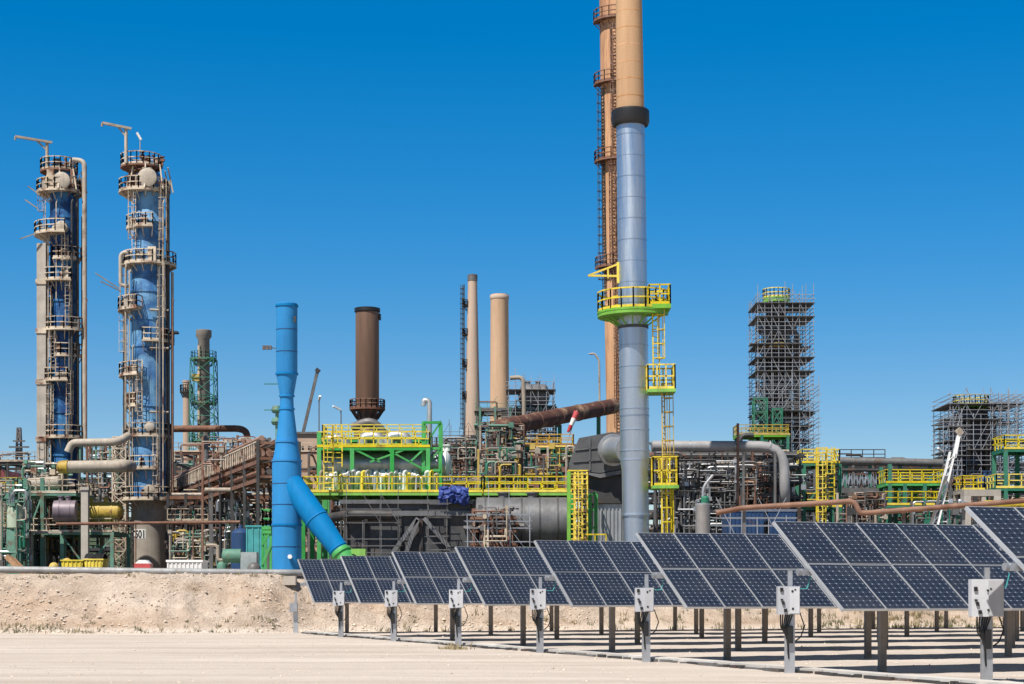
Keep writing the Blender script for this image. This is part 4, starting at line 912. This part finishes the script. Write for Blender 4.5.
for k, (px, hh) in enumerate(((336,440),(372,437),(398,436))):
    m = thing('duct_elbow', ('silver elbow duct at the left of the upper platform','silver elbow duct below the brown stack','silver elbow duct at the right of the upper platform')[k], 'duct', P(px,448,d+6)); MB().path([P(px-9,446,d+6),P(px-8,hh,d+6),P(px+8,hh,d+6),P(px+10,450,d+6)],S(6,d),14,1).build('duct', clad, m); MB().tube(P(px-1,hh,d+6),P(px+1,hh,d+6),S(7,d),n=16).build('flange', galv, m)
t = thing('ladder_tower', 'yellow ladder tower at the left end of the yellow platforms', 'ladder', (X(329,d-3.6),d-3.6,ZP)); ladder(t,X(329,d-3.2),d-3.2,-90,.4,Z(494,d),Z(430,d),yellow,True,.7,.09); ladder(t,X(338,d-3.2),d-3.2,-90,.4,Z(470,d),Z(430,d),yellow,True,.7,.09)
# dark furnace casing below
d = 134.5
t = thing('furnace_casing', 'big dark grey furnace casing with diagonal struts under the walkway', 'furnace', (X(410,d),d+4,ZP))
MB().box(X(346,d),X(470,d),d,d+7,ZP-.3,Z(504,d)).build('wall', greyd, t); MB().box(X(340,d),X(472,d),d-.4,d+7.3,Z(504,d)+.003,Z(500,d)).build('roof_slab', greym, t)
for px in (346,366,400,421,446,470): MB().box(X(px,d)-.14,X(px,d)+.14,d-.3,d-.003,ZP,Z(509,d)).build('rib', dark, t)
MB().box(X(343,d),X(471,d),d-.42,d-.004,Z(516,d),Z(511,d)).build('beam', greym, t)
for a,b,c,e in ((380,570,418,518),(424,518,468,570),(418,520,400,570)): MB().bar(P(a,b,d-.6),P(c,e,d-.6),.3).build('strut', greym, t)
MB().path([P(306,522,d+3),P(352,514,d-1),P(392,515,d-1)],.35,12,1).build('pipe', dark, t)
t = hvessel('furnace_drum', 'big horizontal dark grey drum with ring seams left of the yellow ladder tower', 'drum', P(476,522,d+2.2), P(567,522,d+2.2), S(25,d), greym, flat=True, bands=5, bandm=greyd, saddles=ZP)
scaffold('scaffolding', 'scaffolding standing in front of the dark furnace casing', 344, 398, 502, d-2.6, 1.6, 3, 1, 2.2, seed=4, deckp=.2, T=.045, m=mid)
rack('pipe_rack', 'rusty brown racking between the furnace casing and the grey drum', 474, 512, (556,543,530,517), d-.9, 1.0, 4, rustm, rustm, (2,3), (rustm,dark,mid), 71, risers=4, infill=6, bw=.6)
scaffold('scaffolding', 'scaffolding in front of the big dark grey drum', 468, 530, 502, d-2.6, 1.4, 3, 1, 2.0, seed=5, deckp=.6, deckm=rustm, T=.045, m=galv)
scaffold('scaffolding', 'narrow scaffold bay under the middle of the walkway', 428, 446, 500, d-2.6, 1.4, 1, 1, 2.4, seed=6, deckp=0, T=.045, m=mid)
m = MB(); dd = d-.6; nn = 16
for j in range(12):
    for i in range(nn+1):
        u_, v_ = i/nn, j/11; m.v.append((X(439+30*u_,dd)+.2*noise.noise(Vector((i*.5,j*.6,5))), dd-.35*math.sin(v_*3.1)+.35*noise.noise(Vector((i*.7,j*.7,1))), Z(486+17*v_+4*abs(u_-.45)+3*noise.noise(Vector((i*.45,j*.2,7))),dd)))
m.f = [(j*(nn+1)+i,j*(nn+1)+i+1,(j+1)*(nn+1)+i+1,(j+1)*(nn+1)+i) for j in range(11) for i in range(nn)]
o = tag(m.build('tarpaulin', bluet), 'crumpled dark blue tarp hung over the walkway railing', 'tarp'); md = o.modifiers.new('thick','SOLIDIFY'); md.thickness = .06
# yellow ladder tower centre
d = 134.0
t = thing('ladder_tower', 'yellow caged ladder tower with lime green stringer left of the silver stack', 'ladder', (X(577,d),d,ZP))
MB().box(X(567,d),X(570.5,d),d-.2,d+.2,ZP,Z(472,d)).build('stringer', lime, t)
for px in (575,582,587): MB().box(X(px,d)-.07,X(px,d)+.07,d-.1,d+.1,ZP,Z(472,d)).build('post', yellow, t)
q = MB(); y = 474
while y < 566: q.bar(P(570,y,d-.1),P(587,y,d-.1),.08); y += 5
q.build('rung', yellow, t); ladder(t,X(578,d),d-.2,-90,.3,ZP,Z(476,d),yellow,True,.6,.09)
MB().rail([P(568,488,d+.3),P(588,488,d+.3),P(588,488,d+2)],1.3,.1,.8).build('railing', yellow, t)
MB().rail([P(584,556,d-.6),P(606,556,d-.6)],1.6,.1,.9).build('railing', yellow, t)
t = thing('steelwork', 'bright green post frame right of the yellow ladder tower', 'steel frame', (X(593,d+1),d+1,ZP))
for px in (590,596): MB().box(X(px,d+1)-.14,X(px,d+1)+.14,d+1,d+1.3,ZP,Z(493,d)).build('post', green, t)
for y in (496,512,530,545): MB().bar(P(590,y,d+1.1),P(596,y-4,d+1.1),.14).build('brace', green, t)
# ------------------------------------------------------------------ grey hopper by the stack
d = 137.0
t = thing('duct_hopper', 'dark grey sloped duct hopper joining the silver stack from the left', 'duct', (X(600,d),d+3,ZP))
MB().prism([(X(a,d),Z(b,d)) for a,b in ((571,470),(571,458),(579,438),(612,432),(626,434),(626,468),(600,473))],d,d+5).build('hopper', M('hopper_grey',(.10,.10,.104),.55,.2,.25,.8,rust=.15,rustc=(.2,.18,.15)), t)
MB().box(X(585,d),X(626,d),d+.5,d+5,Z(503,d),Z(473.5,d)).build('lower_box', dark, t)
MB().prism([(X(a,d),Z(b,d)) for a,b in ((585,474),(600,478),(626,473),(626,469),(600,474),(574,471))],d-.12,d+.4).build('lip', greym, t)
MB().box(X(594,d),X(628,d),d+.8,d+5,ZP,Z(503.5,d)).build('base_box', clad, t)
for k in range(8): x = X(598+3.8*k,d); MB().box(x-.07,x+.07,d+.68,d+.798,ZP+.4,Z(508,d)).build('rib', clad, t)
MB().lathe_ax(P(611,450,d-.3),P(628,450,d-.3-3),[(0,S(14,d)),(.25,S(14,d)),(.27,S(16,d)),(.5,S(16,d)),(.52,S(13,d)),(3.2,S(13,d))],28).build('round_duct', clad, t)
for (a,b,c,e) in ((575,450,626,445),(573,462,626,458)): MB().bar(P(a,b,d-.06),P(c,e,d-.06),.08).build('seam', greym, t)
for px in (590,608): MB().bar(P(px,470,d-.06),P(px,437,d-.06),.08).build('seam', greym, t)

# ------------------------------------------------------------------ silver stack with tan upper shaft
d = 128.0; z = lambda y: Z(y, d); cx, cy = X(636.5,d), d; r = lambda px: S(px,d)
T = thing('silver_stack', 'silver clad stack with a black collar and tan upper shaft, yellow platforms', 'stack', (cx,cy,ZP))
MB().lathe(cx,cy,[(r(13.5),ZP-.3),(r(13.3),z(470)),(r(14.6),z(462)),(r(14.6),z(300)),(r(14.2),z(124))],44).build('lower_shaft', silver, T)
for y in range(136,456,21): MB().lathe(cx,cy,[(r(14.2)+.002*(y-124)*.0+S((y-124)*.0025,d)-.01,z(y)-.03),(r(14.2)+S((y-124)*.0025,d)+.018,z(y)-.03),(r(14.2)+S((y-124)*.0025,d)+.018,z(y)+.03),(r(14.2)+S((y-124)*.0025,d)-.01,z(y)+.03)],40).build('seam', silver, T)
for y in (460,416,328,515): MB().lathe(cx,cy,[(r(14.4),z(y)-.06),(r(15),z(y)-.06),(r(15),z(y)+.06),(r(14.4),z(y)+.06)],40).build('seam_ring', silver, T)
MB().lathe(cx,cy,[(r(14.5),z(329)),(r(15.3),z(329)),(r(15.3),z(326)),(r(14.5),z(326))],40).build('dark_band', greyd, T)
MB().lathe(cx,cy,[(r(14),z(126.5)),(r(17.5),z(126)),(r(19),z(123)),(r(19),z(112)),(r(17.8),z(110.5)),(r(13),z(110))],40).build('collar', black, T)
MB().lathe(cx,cy,[(r(13.9),z(110)+.003),(r(13.4),z(40)),(r(12.4),z(-60)),(r(12.2),z(-110))],44).build('upper_shaft', tan, T)
for k in range(13):
    y = 98-17*k; rr_ = 13.9-(110-y)*.0088; MB().lathe(cx,cy,[(r(rr_)-.02,z(y)-.035),(r(rr_)+.012,z(y)-.035),(r(rr_)+.012,z(y)+.035),(r(rr_)-.02,z(y)+.035)],40).build('joint', tanr, T)
pl = ringplat(T,cx,cy,z(312),r(14.7),r(36),130,345,dm=lime,rm=yellow,h=1.35,t=.1)
MB().arc_deck(cx,cy,z(312)-.17,r(14.8),r(35.6),130,345,.22).build('fascia', lime, pl)
q = MB(); xa, xb = X(650,d), X(672,d); zz = z(309)
pf = MB().box(xa,xb,d-2.2,d+.6,zz-.3,zz).build('platform', lime, T); MB().rail([(xa+.05,d+.5,zz),(xa+.05,d-2.15,zz),(xb-.05,d-2.15,zz),(xb-.05,d+.5,zz)],1.35,.1,.7,closed=True).build('railing', yellow, pf)
xa, xb, zz = X(648,d), X(676,d), z(392)
pf = MB().box(xa,xb,d-1.9,d+.6,zz-.22,zz).build('platform', lime, T); MB().rail([(xa+.05,d+.5,zz),(xa+.05,d-1.85,zz),(xb-.05,d-1.85,zz),(xb-.05,d+.5,zz)],1.7,.1,.6,closed=True).build('railing', yellow, pf)
xa, xb, zz = X(652,d), X(678,d), z(487)
pf = MB().box(xa,xb,d-1.7,d+.6,zz-.22,zz).build('platform', lime, T); MB().rail([(xa+.05,d+.5,zz),(xa+.05,d-1.65,zz),(xb-.05,d-1.65,zz),(xb-.05,d+.5,zz)],2.0,.1,.6,closed=True).build('railing', yellow, pf)
ladder(T,cx,cy,-38,r(27),z(392),z(300),yellow,True,.8,.09); ladder(T,cx,cy,-20,r(30),z(487),z(385),dyellow,True,.7,.09); ladder(T,cx,cy,-25,r(30),ZP,z(470),yellow,True,.8,.12); ladder(T,cx,cy,-12,r(36),ZP,z(487),yellow,False,.8,.12)
m = MB(); m.bar(P(592,275,d-.3),P(625,276,d-.3),.14); m.bar(P(592,275,d-.3),P(622,264,d-.3),.12); m.bar(P(612,278,d-.3),P(612,268,d-.3),.1); m.bar(P(622,262,d-.3),P(622,283,d-.3),.16); m.build('bracket', yellow, T)
T.rotation_euler = (0, R(-.75), 0)
# tan chimney behind with dark ladder and cages
d = 205.0; z = lambda y: Z(y, d); cx, cy = X(620.5,d), d; r = lambda px: S(px,d)
C = thing('tan_chimney', 'tan chimney with rusty ladder cages standing behind the silver stack', 'chimney', (cx,cy,ZP))
MB().lathe(cx,cy,[(r(13),ZP),(r(13),z(400)),(r(15.5),z(150)),(r(17),z(-70))],40).build('shaft', tanr, C)
m = MB()
ladder(C,cx,cy,262,r(16.5),z(430),z(268),rustm,True,.7,.1); ladder(C,cx,cy,252,r(18),z(285),z(165),rustm,True,.7,.1); ladder(C,cx,cy,258,r(18),z(160),z(30),rustm,True,.7,.1)
ladder(C,cx,cy,206,r(16),z(300),z(90),dark,True,.6,.1)
for y, a0, a1 in ((268,180,275),(162,175,270),(85,175,275),(22,170,268)): ringplat(C,cx,cy,z(y),r(14),r(23),a0,a1,dm=rustm,rm=rustm,t=.1)
MB().path([P(601,440,d-1),P(601,360,d-1),P(596,353,d-1),P(591,354,d-1)],.11,8,.5).build('vent_pipe', pale, C)
C.rotation_euler = (0, R(-.45), 0)

# ------------------------------------------------------------------ two mid distance chimneys
d = 360.0; z = lambda y: Z(y, d); r = lambda px: S(px,d)
t = thing('slim_chimney', 'tall slim tapering pale chimney with a ladder on its left', 'chimney', (X(472.5,d),d,ZP)); cx, cy = X(472.5,d), d
MB().lathe(cx,cy,[(r(9.5),ZP),(r(8),z(440)),(r(4.6),z(281)),(r(4.6),z(279))],24).build('shaft', tan2, t); MB().lathe(cx,cy,[(r(4.7),z(281)),(r(5),z(281)),(r(5),z(275)),(r(3.5),z(274.5))],20).build('rim', mid, t)
for y in (306,335,366,398): ringplat(t,cx,cy,z(y),r(6),r(10.5),140,215,dm=dark,rm=dark,t=.16)
ladder(t,cx,cy,190,r(8.6),z(440),z(285),dark,True,.9,.16)
d = 330.0; cx, cy = X(499.5,d), d
t = thing('thick_chimney', 'shorter thick tan chimney right of the slim one', 'chimney', (cx,cy,ZP)); MB().lathe(cx,cy,[(r(10.5),ZP),(r(9.6),z(430)),(r(9.0),z(300)),(r(9.3),z(299)),(r(9.3),z(295)),(r(7.5),z(294.5))],28).build('shaft', tan, t); MB().lathe(cx,cy,[(r(9.35),z(299.5)),(r(9.6),z(299)),(r(9.6),z(296)),(r(9.35),z(295.6))],24).build('rim', tan2, t)

# ------------------------------------------------------------------ scaffolded unit and rusty duct
d = 235.0; z = lambda y: Z(y, d)
scaffold('scaffolding', 'scaffolding on the unit below the thick tan chimney, right part', 508, 554, 380, d, 6, 6, 3, 2.0, seed=21, deckp=.8, dense=True)
scaffold('scaffolding', 'lower scaffolding between the slim and thick chimneys', 476, 520, 404, d+8, 6, 4, 2, 2.0, seed=22, m=teal, deckp=.5)
scaffold('scaffolding', 'thin scaffolding left of the slim chimney', 440, 478, 428, d+4, 5, 4, 2, 2.2, seed=23, m=mid, deckp=.4)
hvessel('drum', 'dark round drum inside the scaffolding under the thick chimney', 'drum', P(518,396,d+3), P(550,396,d+3), S(12,d), greym, bands=2)
rack('pipe_rack', 'rusty equipment tower inside the scaffolding under the thick chimney', 480, 556, (500,470,445,425,408), d+2, 8, 5, teal, mid, (3,5), (rustm,mid,dark,teal), 24, risers=12, infill=16)
t = thing('gooseneck_pipe', 'pale gooseneck pipe rising beside the thick chimney', 'pipe', P(520,420,d-2)); MB().path([P(510,378,d-2),P(523,377,d-2),P(524,400,d-2),P(524,430,d-2)],.28,12,1).build('pipe', pale, t)
MB().bar(P(524,420,d-1.9),(X(524,d),d-1.9,ZP),.25).build('support', teal, t)
d = 175.0
t = thing('rusty_duct', 'large rusty inclined duct running up to the tan chimney', 'duct', P(550,470,d+10))
a, b = P(498,428,d), P(614,406,d+24)
MB().path([P(497,462,d-.3),a,b],S(8.6,d),26,1.6).build('duct', M('flaking_rust',(.085,.032,.022),.8,0,.5,.9,rust=.3,rustc=(.33,.22,.13),grime=.5,grimec=(.18,.06,.035)), t)
for f in (.12,.3,.48,.66,.84): p = a+(b-a)*f; u_ = (b-a).normalized(); MB().tube(p-u_*.1,p+u_*.1,S(9.1,d),n=26).build('ring', rustm, t)
for f in (.12,.5,.85): p = a+(b-a)*f; MB().bar((p.x,p.y,ZP),(p.x,p.y,p.z-.9),.4).build('support', dgreen, t)
steel_platform('access_platform', 'orange railed platform under the rusty inclined duct', [(500,574,446)], 168, 4, [(503,446),(526,446),(552,446),(572,446)], dgreen, orange, bm=dgreen, braces=((505,490,524,452),(552,450,570,490)))
t = thing('windsock', 'red and white windsock hanging on a short pole by the rusty duct', 'windsock', (X(580,150),150,Z(450,150)))
MB().bar(P(566,448,150),P(577,410,150),.07).build('pole', pale, t)
a, b = P(577,412,149.8), P(568,432,149.6); dv = (b-a); Lw = dv.length
for k in range(3): MB().lathe_ax(a+dv*k/3,a+dv*(k+1)/3,[(0,.27-.05*k),(Lw/3,.22-.05*k)],14).build('sleeve', (red,white,red)[k], t)
MB().bar(P(566,448,150.2),(X(566,150),150.2,ZP),.12).build('mast', pale, t)

# ------------------------------------------------------------------ right of the stack
d = 140.0
t = thing('elbow_pipe', 'big grey insulated pipe with a downward elbow at its right end', 'pipe', P(730,500,d))
MB().path([P(652,446,d),P(784,446.5,d),P(784.5,500,d),P(784.5,512,d+3)],S(5.4,d),20,2.0).build('pipe', M('grey_insulation',(.36,.35,.35),.6,.1,.18,1,grime=.3,grimec=(.2,.18,.17)), t)
for px in (690,735,770): MB().tube(P(px-.6,446.3,d),P(px+.6,446.3,d),S(5.8,d),n=20).build('band', galv, t)
for px in (737,742.5,774): MB().box(X(px,d)-.09,X(px,d)+.09,d-.6,d-.42,ZP,Z(424 if px==737 else 452,d)).build('support', rustm if px==737 else mid, t)
t = thing('drain_vessel', 'small silver vessel with a green top and bent vent pipe', 'vessel', (X(702.5,118),118,ZP)); dd = 118
MB().lathe(X(702.5,dd),dd,[(S(7.5,dd),ZP),(S(7.2,dd),Z(507,dd)),(S(7.8,dd),Z(506,dd)),(S(7.8,dd),Z(504,dd)),(S(4,dd),Z(503,dd))],24).build('shell', clad, t)
MB().lathe(X(705,dd),dd,[(S(4.2,dd),Z(503,dd)),(S(4.2,dd),Z(498,dd)),(S(2.5,dd),Z(496,dd))],16).build('top', dgreen, t); MB().path([P(703,500,dd),P(703,487,dd),P(713,475,dd)],S(1.5,dd),12,.5).build('vent_pipe', clad, t)
container('blue_container', 'long dark blue container under the copper coloured pipe, left one', 726, 764, 511, 122, blued, blued, 2.4, 9); container('blue_container', 'shorter dark blue container left of the yellow ladder tower', 768, 796, 511, 122.5, blued, blued, 2.4, 7)
scaffold('scaffolding', 'low scaffolding in front of the dark blue containers', 716, 800, 522, 117, 1.6, 6, 1, 1.8, seed=31, deckp=.5, T=.05, m=galv)
t = thing('copper_pipe', 'pinkish copper coloured pipe stepping down before the right hand units', 'pipe', P(860,530,114)); dd = 114
MB().path([P(716,513,dd),P(742,508,dd),P(854,501,dd),P(860,513,dd),P(866,513,dd),P(1060,498,dd)],S(2.7,dd),14,.35).build('pipe', copper, t)
for px in (745,800,850,905,965,1020): MB().box(X(px,dd)-.1,X(px,dd)+.1,dd+.3,dd+.5,ZP,Z(506,dd)).build('support', mid, t)
t = thing('yellow_pipe', 'bright yellow pipe at the right edge above the copper coloured pipe', 'pipe', P(1010,520,120)); MB().path([P(985,505,120),P(1080,502,120)],S(4.5,120),14).build('pipe', yellow, t); MB().bar(P(990,506,120.3),(X(990,120),120.3,ZP),.2).build('support', dgreen, t); MB().bar(P(1040,506,120.3),(X(1040,120),120.3,ZP),.2).build('support', dgreen, t)
# scaffolded tower
d = 225.0; z = lambda y: Z(y, d)
t = thing('column', 'dark column wrapped in the tall scaffolding tower', 'column', (X(782,d),d+4,ZP)); cx, cy = X(781,d), d+4
MB().lathe(cx,cy,[(2.1,ZP),(2.1,z(400)),(1.3,z(395)),(1.3,z(300)),(1.0,z(293)),(.1,z(292))],26).build('shell', dark, t); ringplat(t,cx,cy,z(293),1.0,S(14,d),0,360,dm=lime,rm=yellow,h=1.1,t=.1); MB().arc_deck(cx,cy,z(293)-.17,1.0,S(13.6,d),0,360,.4).build('fascia', lime, t)
for y in (325,345,365,385): ringplat(t,cx,cy,z(y),1.5,2.6,0,360,dm=mid,rm=dyellow if y == 345 else mid,h=1.0,t=.1)
for y in (330,355,410): MB().path([(cx-2,cy-2,z(y)),(cx+2.4,cy-2.2,z(y)),(cx+2.4,cy-2.2,z(y+60))],.25,10).build('pipe', rustm if y == 410 else mid, t)
for px in (766,790,797): MB().path([(X(px,d),cy-2.4,ZP),(X(px,d),cy-2.4,z(320))],.18,8).build('pipe', mid, t)
scaffold('scaffolding_tower', 'tall narrow scaffolding tower around a dark column with a yellow green top', 758, 813, 293, d, 8, 8, 3, 1.7, seed=41, deckp=.8, dense=True)
scaffold('scaffolding', 'wider scaffolding around the foot of the tall scaffolding tower', 764, 819, 380, d-2.5, 12, 6, 3, 2.0, seed=42, deckp=.7, dense=True)
t = thing('steelwork', 'dark green steel frame on the left of the scaffolding tower', 'steel frame', (X(766,d-1.8),d-1.8,ZP)); lattice(t, X(760,d-4), d-3.8, .8, .8, ZP, z(402), 14, dgreen, .11); lattice(t, X(777,d-4), d-3.8, .6, .6, ZP, z(412), 12, dgreen, .10)

steel_platform('access_platform', 'yellow railed platform at the foot of the scaffolding tower', [(737,790,434)], 212, 4, [(740,434),(762,434),(788,434)], dgreen, dyellow, bm=lime)
# yellow ladder tower right and green structure
d = 155.0
steel_platform('access_platform', 'yellow and green platform with a tall yellow ladder, right of the elbow pipe', [(802,840,462),(806,842,506)], d, 4, [(804,462),(832,462),(840,462)], dgreen, yellow, bm=dgreen, braces=((806,506,830,470),))
t = thing('ladder_tower', 'tall yellow caged ladder on the platform right of the elbow pipe', 'ladder', (X(822,d-.8),d-.8,ZP)); ladder(t,X(820,d),d-.3,-90,.3,ZP,Z(448,d),yellow,True,.8,.12); ladder(t,X(829,d),d-.3,-90,.3,Z(500,d),Z(448,d),yellow,True,.7,.1)
steel_platform('access_platform', 'long yellow railed green walkway left of the white boom', [(886,946,482)], 160, 4, [(890,462),(905,482),(925,482),(944,482)], dgreen, yellow, bm=green)
steel_platform('access_platform', 'lower yellow railed green walkway behind the white boom', [(884,940,504)], 158, 3, [(886,504),(912,504),(938,504)], dgreen, yellow, bm=dgreen)
t = thing('overhead_pipe', 'long grey roof pipe left of the scaffolded vessel', 'pipe', P(890,480,172)); MB().path([P(838,461,172),P(942,463,172)],S(4,172),14).build('pipe', mid, t); MB().path([P(838,470,172),P(945,470.5,172)],S(1.8,172),10).build('pipe', dark, t)
for px in (846,870,900,930): MB().bar(P(px,462,172.2),(X(px,172),172.2,ZP),.3).build('support', dgreen, t)
MB().rail([P(840,459,172.8),P(885,459,172.8)],.9,.08,1.2).build('railing', dark, t)
t = thing('air_cooler', 'grey air cooler bank with zigzag struts under the long roof pipe', 'cooler', (X(862,168),170,ZP)); MB().box(X(840,168),X(884,168),168,173,Z(493,168),Z(487,168)).build('bundle', mid, t)
for k in range(8): MB().bar(P(842+5.5*k,486,168),P(844.8+5.5*k,474,168),.16).build('strut', galv, t); MB().bar(P(844.8+5.5*k,474,168),P(847.5+5.5*k,486,168),.16).build('strut', galv, t)
for px in (842,863,882): MB().box(X(px,168)-.15,X(px,168)+.15,168.2,168.5,ZP,Z(493,168)).build('leg', dark, t)
# white boom lift
d = 132.0
t = thing('boom_lift', 'white telescopic boom rising steeply before the scaffolded vessel', 'boom lift', (X(933,d),d,ZP))
for k, (o1, o2) in enumerate(((0,0),(5.4,4.6))): MB().bar(P(931+o1,530,d),P(950+o2,452,d+.3),.13,.3).build('boom', white, t)
for k in range(9): f0 = k/9; xx = 931+19*f0; yy = 530-78*f0; MB().bar(P(xx+.8,yy,d+.1),P(xx+5.4,yy-5,d+.1),.06).build('lacing', white, t)
MB().bar(P(954,458,d+.35),P(959.5,431,d+.6),.26,.26).build('inner_boom', white, t); MB().bar(P(956.5,434,d+.6),P(961.5,430,d+.6),.4,.5).build('basket', pale, t); MB().bar(P(930,526,d-.35),P(946,476,d-.2),.16).build('ram', mid, t)
MB().box(X(922,d),X(948,d),d-1.1,d+1.1,ZP+.4,Z(530,d)).build('chassis', white, t)
for px in (926,944): MB().tube((X(px,d),d-1.25,ZP+.45),(X(px,d),d-.9,ZP+.45),.45,n=16).build('wheel', black, t)
# scaffolded vessel right
d = 200.0; z = lambda y: Z(y, d)
t = thing('reactor_vessel', 'broad dark vessel inside scaffolding at the right edge', 'vessel', (X(982,d),d+4,ZP)); cx, cy = X(980,d), d+4
MB().lathe(cx,cy,[(2.3,ZP),(2.3,z(425)),(1.9,z(418)),(1.9,z(409)),(.6,z(404)),(.1,z(403))],28).build('shell', M('bluish_dark_vessel',(.07,.075,.10),.6,.1,.3,.8), t); ringplat(t,cx,cy,z(403),.4,S(18,d),0,360,dm=lime,rm=yellow,h=1.2,t=.1)
for px in (962,972,990,998): MB().path([(X(px,d),cy-2.6,ZP),(X(px,d),cy-2.6,z(415))],.2,8).build('pipe', mid, t)
scaffold('scaffolding', 'wide scaffolding around the dark vessel, right of the white boom', 950, 1022, 401, d, 8, 9, 3, 1.7, seed=51, deckp=.6, dense=True)
scaffold('scaffolding', 'outer scaffolding with a ragged top at the right edge', 1000, 1050, 399, d-3, 6, 6, 2, 1.8, seed=52, deckp=.25, dense=True)
scaffold('scaffolding', 'narrow scaffold bay on the left side of the dark vessel', 944, 962, 416, d-3, 4, 4, 1, 1.6, seed=53, deckp=.7, dense=True)
hvessel('exchanger', 'dark blue exchanger end below the scaffolded vessel', 'exchanger', P(980,482,165), P(996,482,168), S(7,165), blued, bands=1)
d = 150.0
steel_platform('access_platform', 'yellow railed platform on concrete legs at the right edge, left part', [(962,985,489)], d, 3, [(964,489),(984,489)], concr, yellow, bm=concr)
steel_platform('access_platform', 'tall yellow railed platform with green beam at the right edge', [(996,1060,487),(1004,1060,448)], d+4, 4, [(998,487),(1006,448),(1030,448),(1056,448)], dgreen, yellow, bm=dgreen)
t = thing('concrete_frame', 'pale concrete portal frame below the yellow platform at right', 'pillar', (X(983,d-2),d-2,ZP)); xa, xb = X(964,d-2), X(1001,d-2)
MB().box(xa,xb,d-2,d-.8,Z(496,d-2),Z(489.5,d-2)).build('lintel', concr, t)
for px in (964,994): MB().box(X(px,d-2),X(px+7,d-2),d-2,d-.8,ZP,Z(496,d-2)-.003).build('leg', concr, t)

# ------------------------------------------------------------------ camera, light, sky
cam = bpy.data.cameras.new('camera'); co = bpy.data.objects.new('camera', cam); col.objects.link(co); scene.camera = co
co.location = (0,0,CH); co.rotation_euler = (R(90),0,0); cam.sensor_width = 36; cam.lens = 36*F/1024; cam.shift_y = (HY-342)/1024; cam.clip_end = 6000; cam.clip_start = .5
AZ, EL = 35.0, 56.0
sun = bpy.data.lights.new('sun', 'SUN'); so = bpy.data.objects.new('sun', sun); col.objects.link(so)
sv = Vector((-math.sin(R(AZ))*math.cos(R(EL)), -math.cos(R(AZ))*math.cos(R(EL)), math.sin(R(EL))))
so.rotation_euler = sv.to_track_quat('Z','Y').to_euler(); so.location = (-40,-60,90)
sun.energy = 5.0; sun.angle = R(.53); sun.color = (1,.955,.89)
wd = bpy.data.worlds.new('World'); scene.world = wd; wd.use_nodes = True
N = wd.node_tree.nodes; L = wd.node_tree.links; bg = N['Background']
sky = N.new('ShaderNodeTexSky'); sky.sky_type = 'NISHITA'; sky.sun_disc = False; sky.sun_elevation = R(EL); sky.sun_rotation = R(180+AZ)
sky.altitude = 2500; sky.air_density = .9; sky.dust_density = .1; sky.ozone_density = 5.5
hs = N.new('ShaderNodeHueSaturation'); hs.inputs['Saturation'].default_value = 1.65; hs.inputs['Value'].default_value = 1.54; ga = N.new('ShaderNodeGamma'); ga.inputs[1].default_value = .68; L.new(sky.outputs[0], ga.inputs[0]); L.new(ga.outputs[0], hs.inputs['Color']); 
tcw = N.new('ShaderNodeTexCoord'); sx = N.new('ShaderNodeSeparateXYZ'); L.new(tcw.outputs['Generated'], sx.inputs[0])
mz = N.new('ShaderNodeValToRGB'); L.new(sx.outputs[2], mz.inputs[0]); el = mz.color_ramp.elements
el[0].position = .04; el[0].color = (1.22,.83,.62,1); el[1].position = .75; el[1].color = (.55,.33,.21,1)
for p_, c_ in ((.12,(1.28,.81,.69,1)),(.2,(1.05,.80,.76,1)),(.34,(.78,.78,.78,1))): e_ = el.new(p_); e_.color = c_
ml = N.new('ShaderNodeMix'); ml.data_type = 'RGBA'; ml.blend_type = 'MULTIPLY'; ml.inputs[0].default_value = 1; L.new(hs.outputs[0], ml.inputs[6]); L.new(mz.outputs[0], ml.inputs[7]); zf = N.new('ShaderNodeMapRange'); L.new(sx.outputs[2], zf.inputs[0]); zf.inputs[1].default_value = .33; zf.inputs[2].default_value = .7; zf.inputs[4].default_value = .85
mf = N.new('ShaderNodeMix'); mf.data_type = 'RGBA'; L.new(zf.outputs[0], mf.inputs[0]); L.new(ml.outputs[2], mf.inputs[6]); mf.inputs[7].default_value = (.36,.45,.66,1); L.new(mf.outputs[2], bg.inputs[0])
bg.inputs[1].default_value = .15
vs = scene.view_settings; vs.view_transform = 'Standard'; vs.look = 'None'; vs.gamma = 1; vs.use_curve_mapping = False; vs.exposure = .35
